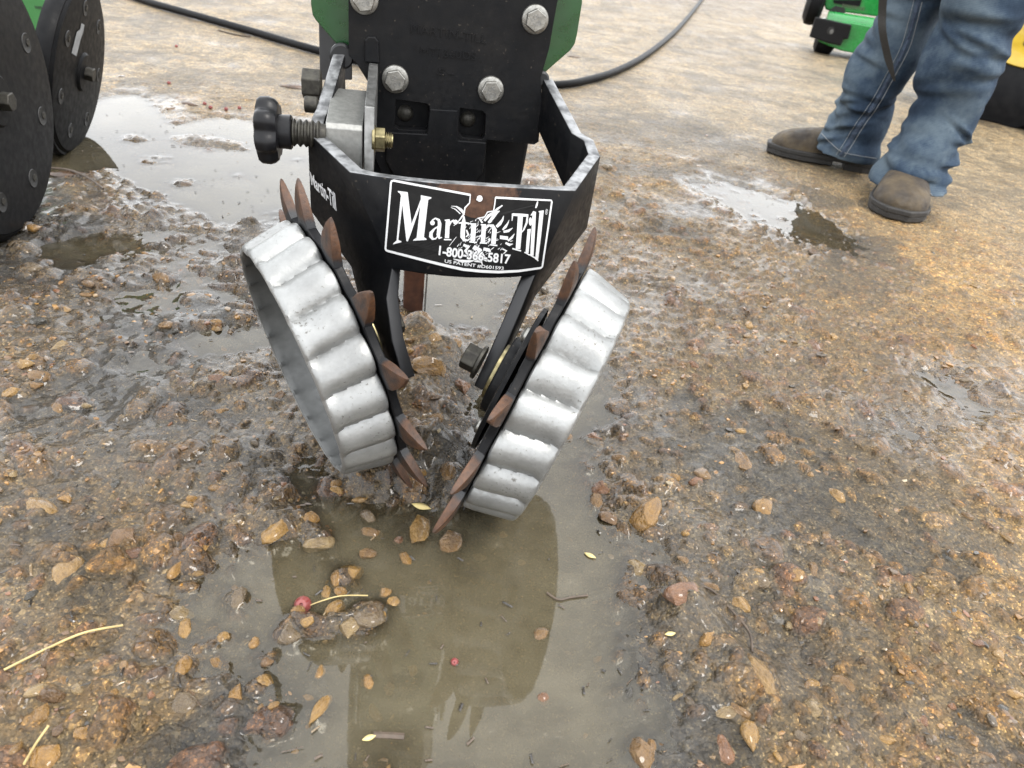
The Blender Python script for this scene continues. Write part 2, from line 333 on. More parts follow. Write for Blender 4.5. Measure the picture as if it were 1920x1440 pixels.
# ------------------------------------------------------------------ ground: height field of worn exposed-aggregate paving
def _h(ix, iy, s):
    with np.errstate(over='ignore'):
        a = (ix.astype(np.int64) * 374761393 + iy.astype(np.int64) * 668265263 + s * 974634593).astype(np.uint32)
        a = (a ^ (a >> np.uint32(13))) * np.uint32(1274126177)
        a = a ^ (a >> np.uint32(16))
        a = a * np.uint32(2246822519); a = a ^ (a >> np.uint32(15))
    return (a & np.uint32(0xFFFFFF)).astype(np.float32) / np.float32(0xFFFFFF)
def vnoise(x, y, s):
    ix = np.floor(x); iy = np.floor(y); fx = (x - ix).astype(np.float32); fy = (y - iy).astype(np.float32)
    fx = fx * fx * (3 - 2 * fx); fy = fy * fy * (3 - 2 * fy); ix = ix.astype(np.int64); iy = iy.astype(np.int64)
    a = _h(ix, iy, s); b = _h(ix + 1, iy, s); c = _h(ix, iy + 1, s); d = _h(ix + 1, iy + 1, s)
    return (a + (b - a) * fx) * (1 - fy) + (c + (d - c) * fx) * fy
def fbm(x, y, sc, s, o=4, g=0.5):
    r = 0; a = 1; t = 0
    for k in range(o):
        r = r + a * vnoise(x * sc + 17.3 * k, y * sc - 9.1 * k, s + k); t += a; a *= g; sc *= 2.03
    return r / t
def worley(x, y, cell, s):
    gx = x / cell; gy_ = y / cell; ix = np.floor(gx).astype(np.int64); iy = np.floor(gy_).astype(np.int64)
    best = np.full(x.shape, 9.0, np.float32); rid = np.zeros(x.shape, np.float32)
    for dx in (-1, 0, 1):
        for dy in (-1, 0, 1):
            jx = ix + dx; jy = iy + dy
            rx = _h(jx, jy, s); ry = _h(jx, jy, s + 1)
            el = 0.75 + 0.7 * _h(jx, jy, s + 2); an = _h(jx, jy, s + 3) * 3.14159
            ddx = gx - (jx + 0.15 + 0.7 * rx); ddy = gy_ - (jy + 0.15 + 0.7 * ry)
            c_, s_ = np.cos(an), np.sin(an)
            d = np.sqrt(((ddx * c_ + ddy * s_) * el) ** 2 + ((-ddx * s_ + ddy * c_) / el) ** 2).astype(np.float32)
            m = d < best; best = np.where(m, d, best); rid = np.where(m, _h(jx, jy, s + 5), rid)
    return best, rid
def sst(a, b, x):
    t = np.clip((x - a) / (b - a), 0, 1); return t * t * (3 - 2 * t)
def sdf(x, y, poly, pad=0.25):
    P = np.array(poly, np.float64); out = np.full(x.shape, pad, np.float32)
    m = (x > P[:, 0].min() - pad) & (x < P[:, 0].max() + pad) & (y > P[:, 1].min() - pad) & (y < P[:, 1].max() + pad)
    X, Y = x[m], y[m]
    if X.size == 0: return out
    d2 = np.full(X.shape, 1e9); ins = np.zeros(X.shape, bool)
    for i in range(len(P)):
        a, b = P[i], P[(i + 1) % len(P)]; e = b - a
        t = np.clip(((X - a[0]) * e[0] + (Y - a[1]) * e[1]) / (e @ e), 0, 1)
        d2 = np.minimum(d2, (X - a[0] - t * e[0]) ** 2 + (Y - a[1] - t * e[1]) ** 2)
        c = (a[1] > Y) != (b[1] > Y)
        if abs(e[1]) > 1e-12: ins ^= c & (X < a[0] + (Y - a[1]) / e[1] * e[0])
    out[m] = np.where(ins, -1, 1) * np.sqrt(d2); return np.minimum(out, pad)
def gpoly(pts): return [tuple(gz(*p)[:2]) for p in pts]
PUD = {
 'main': (gpoly([(560, 880), (650, 905), (700, 930), (800, 940), (880, 930), (905, 860), (880, 800), (890, 740), (930, 650), (1010, 560), (1085, 640), (1130, 760), (1105, 880), (1128, 960), (1200, 1050), (1150, 1130), (1165, 1220), (1225, 1330), (1215, 1520), (480, 1520), (520, 1330), (530, 1220), (470, 1190), (400, 1150), (430, 1085), (480, 1060), (545, 985), (530, 920)]), 0.016),
 'mid': (gpoly([(730, 560), (700, 500), (760, 440), (800, 380), (860, 345), (1000, 350), (1010, 420), (975, 520), (930, 620), (860, 620), (790, 600)]), 0.014),
 'left': (gpoly([(60, 330), (110, 250), (170, 195), (250, 180), (300, 205), (330, 232), (420, 222), (520, 232), (640, 240), (690, 330), (690, 420), (600, 425), (520, 425), (430, 432), (360, 392), (300, 372), (240, 345), (200, 320), (140, 330)]), 0.014),
 'small': (gpoly([(388, 640), (420, 622), (470, 612), (520, 600), (600, 640), (560, 670), (500, 652), (455, 668), (410, 660)]), 0.010),
 'film': (gpoly([(285, 580), (335, 505), (375, 450), (425, 462), (405, 520), (485, 555), (475, 598), (392, 628), (335, 700), (268, 690)]), 0.0045),
 'trickle': (gpoly([(95, 470), (160, 452), (250, 448), (330, 425), (345, 440), (270, 470), (170, 478)]), 0.006),
 'walk': (gpoly([(1290, 345), (1360, 345), (1420, 352), (1480, 378), (1560, 425), (1645, 490), (1580, 486), (1500, 455), (1400, 412), (1340, 390)]), 0.004),
 'track': (gpoly([(1740, 712), (1790, 715), (1825, 752), (1870, 745), (1920, 780), (1900, 800), (1830, 780), (1780, 745)]), 0.004),
 'dip': (gpoly([(1640, 780), (1670, 765), (1705, 780), (1695, 812), (1655, 808)]), 0.004),
}
MOUND = [((820, 700), 0.050, 0.024), ((780, 640), 0.040, 0.016), ((800, 850), 0.035, 0.019), ((850, 930), 0.028, 0.014), ((720, 900), 0.03, 0.014), ((645, 1085), 0.016, 0.011),
         ((690, 1150), 0.020, 0.013), ((560, 1175), 0.018, 0.012), ((620, 1170), 0.014, 0.012), ((530, 980), 0.03, 0.012), ((770, 770), 0.04, 0.016), ((1290, 1150), 0.032, 0.012), ((1370, 1260), 0.03, 0.010), ((600, 1010), 0.015, 0.011), ((440, 1120), 0.014, 0.012), ((370, 560), 0.03, 0.008), ((330, 610), 0.035, 0.009), ((430, 590), 0.03, 0.008), ((400, 500), 0.04, 0.009), ((320, 660), 0.03, 0.008), ((350, 262), 0.05, 0.013), ((400, 270), 0.06, 0.013), ((440, 275), 0.04, 0.012), ((300, 300), 0.05, 0.012), ((450, 330), 0.03, 0.010), ((250, 262), 0.05, 0.011), ((560, 300), 0.03, 0.010), ((340, 345), 0.04, 0.012), ((520, 400), 0.04, 0.012), ((470, 425), 0.04, 0.012)]
MOUNDW = [(gz(*p), r, h_) for p, r, h_ in MOUND]
def blob(x, y, p, r):
    c = gz(*p); return np.exp(-(((x - c.x) ** 2 + (y - c.y) ** 2) / (r * r)))
def terrain(x, y, full=False):
    x = np.asarray(x, np.float64); y = np.asarray(y, np.float64)
    far = sst(1.3, 2.6, np.hypot(x, y)); right = sst(0.30, 0.85, x - 0.16 * (y - 0.6))
    rough = (1 - 0.93 * far) * (1 - 0.62 * right)
    n1 = fbm(x, y, 3.1, 11, 4); n2 = fbm(x, y, 14, 31, 4); n3 = fbm(x, y, 60, 51, 3)
    h = 0.0085 + 0.010 * (n1 - 0.45) * (1 - 0.85 * far) + rough * (0.016 * (n2 - 0.47) + 0.0055 * (n3 - 0.5))
    wet = np.zeros(x.shape, np.float32); lab = np.full(x.shape, -1, np.int32); bestd = np.full(x.shape, 9.0)
    wob = 0.10 * (fbm(x, y, 9, 71, 4, 0.6) - 0.5) + 0.03 * (fbm(x, y, 40, 75, 3) - 0.5)
    for k, (nm, (poly, dep)) in enumerate(PUD.items()):
        s_ = sdf(x, y, poly) + wob * (0.7 if dep > 0.008 else 1.2)
        t = sst(0.050, -0.075, s_) if nm == 'main' else sst(0.035, -0.050, s_)
        h = h * (1 - 0.72 * t) - dep * t - 0.003 * sst(0.07, 0.0, s_)
        wet = np.maximum(wet, sst(0.10, -0.01, s_)); m = s_ < bestd; bestd = np.where(m, s_, bestd); lab = np.where(m, k, lab)
    for c, r, hh in MOUNDW:
        d2 = (x - c.x) ** 2 + (y - c.y) ** 2; q = np.exp(-d2 / (r * r)); h = h + hh * q * (1.0 + 0.9 * n2)
    sub = sst(-0.001, -0.010, h)
    f1, id1 = worley(x, y, 0.017, 101); f2, id2 = worley(x, y, 0.040, 202)
    grit = np.clip(sst(0.50, 0.60, fbm(x, y, 6.5, 400, 4)) + 0.9 * blob(x, y, (1330, 860), 0.13) + 0.8 * blob(x, y, (1480, 1120), 0.12) + 0.8 * blob(x, y, (1150, 1250), 0.10)
                   + 0.7 * blob(x, y, (380, 590), 0.16) + 0.7 * blob(x, y, (30, 1060), 0.05) - 0.6 * blob(x, y, (250, 950), 0.16) - 0.7 * blob(x, y, (1700, 700), 0.45) - 0.5 * far, 0, 1)
    k1 = (id1 > 0.45 + 0.35 * grit) * np.clip(1 - (f1 / 0.50) ** 2, 0, 1); k2 = (id2 > 0.72 + 0.12 * grit) * np.clip(1 - (f2 / 0.46) ** 2, 0, 1)
    amp = (1 - 0.95 * far) * (1 - 0.45 * right) * (1 - 0.6 * sub)
    h = h + amp * (0.0042 * np.sqrt(k1) + 0.0080 * np.sqrt(k2)) - amp * 0.0014
    ga, gb = gz(1230, 12), gz(1500, 46); gd = ((x - ga.x) * -(gb.y - ga.y) + (y - ga.y) * (gb.x - ga.x)) / math.hypot(gb.x - ga.x, gb.y - ga.y)
    road = sst(-0.05, 0.10, gd + 0.25 * (n1 - 0.5)) * sst(0.2, 0.6, x)
    h = h + 0.012 * road * vnoise(x * 30, y * 30, 901)
    if not full: return h
    return h, dict(far=far, right=right, n1=n1, n2=n2, n3=n3, wet=wet, lab=lab, bestd=bestd, grit=grit, k1=k1, k2=k2, id1=id1, id2=id2, sub=sub, road=road)
def axis_steps(start, stop, step, grow_to, grow):
    a = [start]; s = 1 if stop > start else -1
    while s * (stop - a[-1]) > 0: a.append(a[-1] + s * step(a[-1]))
    d = abs(a[-1] - a[-2])
    while s * (grow_to - a[-1]) > 0: d *= grow; a.append(a[-1] + s * d)
    return a
xp = axis_steps(0.0, 2.5, lambda t: max(0.0022, 0.0052 * t), 120, 1.22)
xs = np.array([-t for t in xp[:0:-1]] + xp)
yp = axis_steps(0.2, 3.6, lambda t: 0.0004 + 0.0036 * t, 160, 1.16)
ym = axis_steps(0.2, 0.12, lambda t: 0.004, -60, 1.3)
ys = np.array(ym[:0:-1] + yp)
NX, NY = len(xs), len(ys)
GX, GY = np.meshgrid(xs, ys); gx_, gy_ = GX.ravel(), GY.ravel()
HZ, info = terrain(gx_, gy_, True)
def grid_mesh(name, co, quads, cols=None, attrs=None):
    me = bpy.data.meshes.new(name); nv, nf = len(co), len(quads)
    me.vertices.add(nv); me.vertices.foreach_set('co', co.astype(np.float32).ravel())
    me.loops.add(nf * 4); me.loops.foreach_set('vertex_index', quads.astype(np.int32).ravel())
    me.polygons.add(nf); me.polygons.foreach_set('loop_start', np.arange(0, nf * 4, 4, dtype=np.int32))
    me.polygons.foreach_set('use_smooth', np.ones(nf, bool)); me.update(calc_edges=True)
    if cols is not None:
        a = me.color_attributes.new('Col', 'FLOAT_COLOR', 'POINT'); c4 = np.ones((nv, 4), np.float32); c4[:, :cols.shape[1]] = cols; a.data.foreach_set('color', c4.ravel())
    for k, v in (attrs or {}).items():
        a = me.attributes.new(k, 'FLOAT', 'POINT'); a.data.foreach_set('value', np.asarray(v, np.float32))
    return me
ii = np.arange(NX * NY).reshape(NY, NX)
quads = np.stack([ii[:-1, :-1], ii[:-1, 1:], ii[1:, 1:], ii[1:, :-1]], -1).reshape(-1, 4)
AMBER = np.array([(0.30, 0.165, 0.045), (0.34, 0.20, 0.065), (0.22, 0.125, 0.048), (0.28, 0.20, 0.11), (0.16, 0.115, 0.075), (0.22, 0.105, 0.055), (0.32, 0.20, 0.085), (0.18, 0.10, 0.045)])
def lerp(a, b, t): return a + (np.asarray(b) - a) * t[:, None]
I = info
cc = np.tile(np.array([0.235, 0.180, 0.115]), (len(gx_), 1))
cc = lerp(cc, (0.31, 0.25, 0.17), sst(0.52, 0.72, I['n2'] * 0.5 + I['n1'] * 0.5))
cc = lerp(cc, (0.390, 0.262, 0.115), I['right'] * (1 - 0.35 * I['far']))
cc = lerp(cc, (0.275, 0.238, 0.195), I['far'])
cc = lerp(cc, (0.088, 0.078, 0.066), np.clip(I['grit'] * 0.95, 0, 1))
s1 = AMBER[(I['id1'] * 997).astype(int) % 8]; s2 = AMBER[(I['id2'] * 997).astype(int) % 8]
kk = 0.60 * sst(0.10, 0.45, I['k1']) * (1 - I['far']); cc = cc + (s1 - cc) * kk[:, None]
kk = 0.70 * sst(0.08, 0.35, I['k2']) * (1 - I['far']); cc = cc + (s2 - cc) * kk[:, None]
cc = lerp(cc, (0.150, 0.128, 0.088), 0.80 * sst(-0.002, -0.011, HZ))
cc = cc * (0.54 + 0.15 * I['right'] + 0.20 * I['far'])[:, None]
cc = lerp(cc, (0.160, 0.140, 0.125), I['road'])
wet_refl = np.clip(I['wet'] + 0.9 * blob(gx_, gy_, (330, 620), 0.26) + 0.9 * blob(gx_, gy_, (120, 480), 0.22) + 0.5 * blob(gx_, gy_, (200, 820), 0.10) + 0.5 * blob(gx_, gy_, (1230, 560), 0.16), 0, 1)  # real wet; the blob by the black wheels also paints their dark reflection
cc = cc * np.array([0.91, 0.905, 0.76]) * (1 - 0.38 * wet_refl * (1 - I['far']))[:, None]
# the bedding climbs a little way up the larger stones
def bed(px, py, wpx, hpx):
    p = gz(px, py); s_ = (p - O).dot(cf) / FPX; r = 0.5 * s_ * max(wpx, hpx) * 1.25; c = 0.5 * s_ * min(wpx, hpx * 1.25) * 0.7
    i0, i1 = np.searchsorted(xs, (p.x - 2 * r, p.x + 2 * r)); j0, j1 = np.searchsorted(ys, (p.y - 2 * r, p.y + 2 * r))
    if i1 <= i0 or j1 <= j0: return
    X, Y = np.meshgrid(xs[i0:i1], ys[j0:j1]); d = np.hypot(X - p.x, Y - p.y) / r
    HZ.reshape(NY, NX)[j0:j1, i0:i1] += c * 0.42 * np.exp(-d ** 3) * (0.5 + vnoise(X * 120, Y * 120, 77))
for q in BIG: bed(*q[:4])
ground_me = grid_mesh('ground', np.stack([gx_, gy_, HZ], -1), quads, cc, {'wet': wet_refl, 'grit': I['grit'], 'far': I['far']})
ground = bpy.data.objects.new('ground', ground_me); col.objects.link(ground)
setp(ground, 'worn wet exposed aggregate paving with eroded gravelly hollows', kind='structure')
def ground_mat():
    m, N, L, b = newmat('wet_aggregate')
    t = N.new('ShaderNodeTexCoord'); v = t.outputs['Object']
    at = N.new('ShaderNodeAttribute'); at.attribute_name = 'Col'
    aw = N.new('ShaderNodeAttribute'); aw.attribute_name = 'wet'
    ag = N.new('ShaderNodeAttribute'); ag.attribute_name = 'grit'
    # fine aggregate grains
    vo = N.new('ShaderNodeTexVoronoi'); vo.inputs['Scale'].default_value = 240; L.new(v, vo.inputs['Vector'])
    sc = N.new('ShaderNodeSeparateColor'); L.new(vo.outputs['Color'], sc.inputs[0])
    rg = ramp(N, [(0.0, (0.42, 0.42, 0.45)), (0.30, (0.80, 0.76, 0.70)), (0.62, (1.05, 0.98, 0.88)), (0.86, (1.35, 1.22, 1.02)), (1.0, (2.3, 2.25, 2.1))]); L.new(sc.outputs[0], rg.inputs['Fac'])
    vo2 = N.new('ShaderNodeTexVoronoi'); vo2.inputs['Scale'].default_value = 85; L.new(v, vo2.inputs['Vector'])
    sc2 = N.new('ShaderNodeSeparateColor'); L.new(vo2.outputs['Color'], sc2.inputs[0])
    rg2 = ramp(N, [(0.0, (0.70, 0.66, 0.62)), (0.4, (0.95, 0.92, 0.88)), (0.8, (1.12, 1.0, 0.82)), (1.0, (1.3, 1.05, 0.72))]); L.new(sc2.outputs[0], rg2.inputs['Fac'])
    vo3 = N.new('ShaderNodeTexVoronoi'); vo3.inputs['Scale'].default_value = 620; L.new(v, vo3.inputs['Vector'])
    sc3 = N.new('ShaderNodeSeparateColor'); L.new(vo3.outputs['Color'], sc3.inputs[0])
    rg3 = ramp(N, [(0.0, (0.35, 0.35, 0.37)), (0.25, (0.85, 0.84, 0.82)), (0.88, (1.05, 1.02, 0.98)), (0.93, (2.4, 2.35, 2.25)), (1.0, (3.2, 3.15, 3.0))]); L.new(sc3.outputs[1], rg3.inputs['Fac'])
    m1 = N.new('ShaderNodeMix'); m1.data_type = 'RGBA'; m1.blend_type = 'MULTIPLY'; m1.inputs['Factor'].default_value = 0.75
    L.new(at.outputs['Color'], m1.inputs[6]); L.new(rg.outputs['Color'], m1.inputs[7])
    m2 = N.new('ShaderNodeMix'); m2.data_type = 'RGBA'; m2.blend_type = 'MULTIPLY'; m2.inputs['Factor'].default_value = 0.7
    L.new(m1.outputs[2], m2.inputs[6]); L.new(rg2.outputs['Color'], m2.inputs[7])
    nb = noise(N, L, 9, 6, 0.65, v); rb = ramp(N, [(0.3, (0.68, 0.68, 0.70)), (0.55, (1, 1, 1)), (0.75, (1.14, 1.10, 1.02))]); L.new(nb.outputs['Fac'], rb.inputs['Fac'])
    m3 = N.new('ShaderNodeMix'); m3.data_type = 'RGBA'; m3.blend_type = 'MULTIPLY'; m3.inputs['Factor'].default_value = 0.8
    L.new(m2.outputs[2], m3.inputs[6]); L.new(rb.outputs['Color'], m3.inputs[7]); m4 = N.new('ShaderNodeMix'); m4.data_type = 'RGBA'; m4.blend_type = 'MULTIPLY'; m4.inputs['Factor'].default_value = 0.7; L.new(m3.outputs[2], m4.inputs[6]); L.new(rg3.outputs['Color'], m4.inputs[7]); af2 = N.new('ShaderNodeAttribute'); af2.attribute_name = 'far'
    vo4 = N.new('ShaderNodeTexVoronoi'); vo4.inputs['Scale'].default_value = 48; L.new(v, vo4.inputs['Vector'])
    sc4 = N.new('ShaderNodeSeparateColor'); L.new(vo4.outputs['Color'], sc4.inputs[0])
    rg4 = ramp(N, [(0.0, (0.38, 0.35, 0.34)), (0.22, (0.75, 0.70, 0.66)), (0.7, (1.08, 1.05, 1.02)), (1.0, (1.6, 1.55, 1.48))]); L.new(sc4.outputs[0], rg4.inputs['Fac'])
    m5 = N.new('ShaderNodeMix'); m5.data_type = 'RGBA'; m5.blend_type = 'MULTIPLY'; ff_ = N.new('ShaderNodeMath'); ff_.operation = 'MULTIPLY'; ff_.inputs[1].default_value = 0.55; L.new(af2.outputs['Fac'], ff_.inputs[0]); L.new(ff_.outputs[0], m5.inputs['Factor']); L.new(m4.outputs[2], m5.inputs[6]); L.new(rg4.outputs['Color'], m5.inputs[7])
    nb2 = noise(N, L, 1.6, 6, 0.65, v); rb2 = ramp(N, [(0.34, (0.62, 0.60, 0.58)), (0.55, (1, 1, 1)), (0.7, (1.15, 1.12, 1.08))]); L.new(nb2.outputs['Fac'], rb2.inputs['Fac'])
    m6 = N.new('ShaderNodeMix'); m6.data_type = 'RGBA'; m6.blend_type = 'MULTIPLY'; m6.inputs['Factor'].default_value = 0.6; L.new(m5.outputs[2], m6.inputs[6]); L.new(rb2.outputs['Color'], m6.inputs[7]); L.new(m6.outputs[2], b.inputs['Base Color'])
    # wetness film
    nw = noise(N, L, 5.5, 5, 0.6, v)
    a = N.new('ShaderNodeMath'); a.operation = 'MULTIPLY_ADD'; a.inputs[1].default_value = 0.38; L.new(aw.outputs['Fac'], a.inputs[0]); L.new(nw.outputs['Fac'], a.inputs[2])
    af = N.new('ShaderNodeAttribute'); af.attribute_name = 'far'
    fa = N.new('ShaderNodeMath'); fa.operation = 'MULTIPLY_ADD'; fa.inputs[1].default_value = -0.17; L.new(af.outputs['Fac'], fa.inputs[0]); L.new(a.outputs[0], fa.inputs[2]); a = fa
    rw = ramp(N, [(0.25, 0.58), (0.62, 0.34), (1.0, 0.16)]); L.new(a.outputs[0], rw.inputs['Fac']); L.new(rw.outputs['Color'], b.inputs['Roughness'])
    cw = ramp(N, [(0.46, 0.0), (0.66, 0.75)]); L.new(a.outputs[0], cw.inputs['Fac']); L.new(cw.outputs['Color'], b.inputs['Coat Weight'])
    b.inputs['Coat Roughness'].default_value = 0.06; b.inputs['Coat IOR'].default_value = 1.36
    n1 = noise(N, L, 420, 5, 0.65, v); n2 = noise(N, L, 120, 5, 0.6, v)
    ad = N.new('ShaderNodeMath'); ad.operation = 'MULTIPLY_ADD'; ad.inputs[1].default_value = 2.0; L.new(n2.outputs['Fac'], ad.inputs[0]); L.new(n1.outputs['Fac'], ad.inputs[2])
    ad2 = N.new('ShaderNodeMath'); ad2.operation = 'MULTIPLY_ADD'; ad2.inputs[1].default_value = -0.9; L.new(vo.outputs['Distance'], ad2.inputs[0]); L.new(ad.outputs[0], ad2.inputs[2])
    ad3 = N.new('ShaderNodeMath'); ad3.operation = 'MULTIPLY_ADD'; ad3.inputs[1].default_value = -1.6; L.new(vo2.outputs['Distance'], ad3.inputs[0]); L.new(ad2.outputs[0], ad3.inputs[2])
    bump(N, L, b, ad3.outputs[0], 0.95, 0.0030)
    nf = noise(N, L, 150, 4, 0.6, v); bc = N.new('ShaderNodeBump'); bc.inputs['Strength'].default_value = 0.16; bc.inputs['Distance'].default_value = 0.002; L.new(nf.outputs['Fac'], bc.inputs['Height']); L.new(bc.outputs['Normal'], b.inputs['Coat Normal'])
    return m
ground_me.materials.append(ground_mat())

# ------------------------------------------------------------------ puddles
def water_mat():
    m = bpy.data.materials.new('muddy_water'); m.use_nodes = True; N, L = m.node_tree.nodes, m.node_tree.links; N.clear()
    out = N.new('ShaderNodeOutputMaterial'); at = N.new('ShaderNodeAttribute'); at.attribute_name = 'depth'
    t = N.new('ShaderNodeTexCoord'); v = t.outputs['Object']
    tr = N.new('ShaderNodeBsdfTransparent'); tr.inputs['Color'].default_value = (0.93, 0.91, 0.84, 1)
    df = N.new('ShaderNodeBsdfDiffuse'); n = noise(N, L, 12, 4, 0.6, v); r = ramp(N, [(0.3, (0.096, 0.081, 0.049)), (0.7, (0.130, 0.112, 0.072))]); L.new(n.outputs['Fac'], r.inputs['Fac']); L.new(r.outputs['Color'], df.inputs['Color'])
    mr = N.new('ShaderNodeMapRange'); mr.inputs['From Min'].default_value = 0.0; mr.inputs['From Max'].default_value = 0.026; mr.inputs['To Min'].default_value = 0.10; mr.inputs['To Max'].default_value = 0.84
    L.new(at.outputs['Fac'], mr.inputs['Value'])
    mb = N.new('ShaderNodeMixShader'); L.new(mr.outputs[0], mb.inputs['Fac']); L.new(tr.outputs[0], mb.inputs[1]); L.new(df.outputs[0], mb.inputs[2])
    gl = N.new('ShaderNodeBsdfGlossy'); gl.inputs['Roughness'].default_value = 0.012; gl.inputs['Color'].default_value = (1, 1, 1, 1)
    fr = N.new('ShaderNodeFresnel'); fr.inputs['IOR'].default_value = 1.44
    nn = noise(N, L, 16, 2, 0.4, v); bp = N.new('ShaderNodeBump'); bp.inputs['Strength'].default_value = 0.05; bp.inputs['Distance'].default_value = 0.004; L.new(nn.outputs['Fac'], bp.inputs['Height'])
    L.new(bp.outputs['Normal'], gl.inputs['Normal']); L.new(bp.outputs['Normal'], fr.inputs['Normal'])
    ms = N.new('ShaderNodeMixShader'); L.new(fr.outputs[0], ms.inputs['Fac']); L.new(mb.outputs[0], ms.inputs[1]); L.new(gl.outputs[0], ms.inputs[2]); L.new(ms.outputs[0], out.inputs['Surface'])
    return m
WM = water_mat()
wlab = {'main': 'long muddy puddle in the rut under the two treaded wheels', 'mid': 'muddy puddle behind the black bracket', 'left': 'broad bright puddle beside the two black discs',
        'small': 'small puddle beside the pale treaded wheel', 'film': 'ragged film of water among the stones beside the pale treaded wheel', 'trickle': 'narrow strip of water in front of the black bolted wheel', 'walk': 'shallow puddle in front of the brown boots', 'track': 'thin film of water on the tan paving', 'dip': 'small round dip of water on the tan paving', 'edge': 'shallow wet sheet on the paving beyond the bracket'}
for k, nm in enumerate(PUD):
    ok = (I['lab'] == k) & (HZ < 0.0022) & (I['bestd'] < 0.10)
    okg = ok.reshape(NY, NX)
    cell = okg[:-1, :-1] | okg[1:, :-1] | okg[:-1, 1:] | okg[1:, 1:]
    q = quads[cell.ravel()]
    if len(q) == 0: continue
    un, inv = np.unique(q.ravel(), return_inverse=True)
    dep = -HZ[un]; z = 0.0009 * np.exp(-np.clip(dep, 0, 1) / 0.0011) + 0.0004 * k / 10
    me = grid_mesh('puddle', np.stack([gx_[un], gy_[un], z], -1), inv.reshape(-1, 4), None, {'depth': dep})
    me.materials.append(WM); o = bpy.data.objects.new('puddle', me); col.objects.link(o); setp(o, wlab[nm], kind='structure')

# ------------------------------------------------------------------ stones bedded in the paving
def stone_mat(name, attr):
    m, N, L, b = newmat(name)
    t = N.new('ShaderNodeTexCoord'); v = t.outputs['Object']
    if attr:
        a = N.new('ShaderNodeAttribute'); a.attribute_name = 'Col'; c = a.outputs['Color']; sc_ = 150
    else:
        a = N.new('ShaderNodeObjectInfo'); c = a.outputs['Color']; sc_ = 1.7
    n = noise(N, L, sc_, 6, 0.65, v); r = ramp(N, [(0.25, (0.40, 0.36, 0.34)), (0.45, (0.95, 0.9, 0.85)), (0.62, (1.25, 1.2, 1.05)), (0.80, (1.9, 1.85, 1.7))]); L.new(n.outputs['Fac'], r.inputs['Fac'])
    mx_ = N.new('ShaderNodeMix'); mx_.data_type = 'RGBA'; mx_.blend_type = 'MULTIPLY'; mx_.inputs['Factor'].default_value = 0.85
    L.new(c, mx_.inputs[6]); L.new(r.outputs['Color'], mx_.inputs[7])
    # mud clinging low on the sides, sand grains
    L.new(mx_.outputs[2], b.inputs['Base Color'])
    n2 = noise(N, L, sc_ * 2.6, 5, 0.6, v); rr = ramp(N, [(0.3, 0.14), (0.7, 0.42)]); L.new(n2.outputs['Fac'], rr.inputs['Fac']); L.new(rr.outputs['Color'], b.inputs['Roughness'])
    b.inputs['Coat Weight'].default_value = 0.85; b.inputs['Coat Roughness'].default_value = 0.05; b.inputs['Coat IOR'].default_value = 1.33
    bump(N, L, b, n2.outputs['Fac'], 0.5, 0.06 if not attr else 0.0012)
    return m
SM, SMA = stone_mat('wet_chert', False), stone_mat('wet_gravel', True)
def stone_variant(seed, sub):
    r_ = random.Random(seed); bm_ = bmesh.new(); bmesh.ops.create_icosphere(bm_, subdivisions=sub, radius=1)
    planes = []
    for _ in range(9):
        n_ = Vector((r_.gauss(0, 1), r_.gauss(0, 1), r_.gauss(0, 1.0))).normalized(); planes.append((n_, r_.uniform(0.42, 0.80)))
    lob = [(Vector((r_.gauss(0, 1), r_.gauss(0, 1), r_.gauss(0, 1))).normalized(), r_.uniform(-0.16, 0.2)) for _ in range(4)]
    for v_ in bm_.verts:
        p = v_.co.copy()
        p = p * (1 + sum(a * max(0, p.dot(d)) ** 2 for d, a in lob))
        for n_, d in planes:
            e = p.dot(n_) - d
            if e > 0: p = p - n_ * (e * 0.88)
        v_.co = p
    V = np.array([v_.co[:] for v_ in bm_.verts], np.float32); F = np.array([[v_.index for v_ in f.verts] for f in bm_.faces], np.int32); bm_.free()
    return V, F
VAR2 = [stone_variant(50 + i, 2) for i in range(12)]; VAR1 = [stone_variant(90 + i, 1) for i in range(10)]
SMESH = []
for V, F in VAR2:
    me = bpy.data.meshes.new('stone'); me.from_pydata(V.tolist(), [], F.tolist()); me.materials.append(SM)
    for p_ in me.polygons: p_.use_smooth = True
    me.set_sharp_from_angle(angle=R_(44)); SMESH.append(me)
STONES = []   # x, y, a, b, c, yaw, colour, sink
def add_px(px, py, wpx, hpx, ci, rot=None, lift=-0.10, flat=0.55):
    p = gz(px, py); dpt = (p - O).dot(cf); s = dpt / FPX; a = wpx * s / 2; bb = hpx * s / 2 * 1.25
    STONES.append((p.x, p.y, a, bb, min(a, bb) * flat * 1.3, random.uniform(-0.4, 0.4) if rot is None else rot, AMBER[ci], lift))
for px, py, a, b_, ci, rt in BIG: add_px(px, py, a, b_, ci, rt)
npb = 13000
rx = rng.uniform(-1.5, 1.6, npb * 3); ry = 0.2 + 2.2 * rng.random(npb * 3) ** 1.6
hh, inf = terrain(rx, ry, True)
keepp = (0.20 + 0.75 * sst(0.50, 0.60, inf['n2'])) * (1 - 0.6 * inf['grit']) * np.where(inf['lab'] == 4, 1.5, 1.0) * (1 - 0.72 * inf['right']) * (1 - 0.80 * inf['far']) * (1 - 0.75 * inf['sub']) * np.clip(1.3 - 0.6 * ry, 0.25, 1)
sel = np.nonzero(rng.random(npb * 3) < keepp)[0][:npb]
rad = np.clip(0.0023 * np.exp(rng.normal(0.1, 0.55, len(sel))), 0.0016, 0.013)
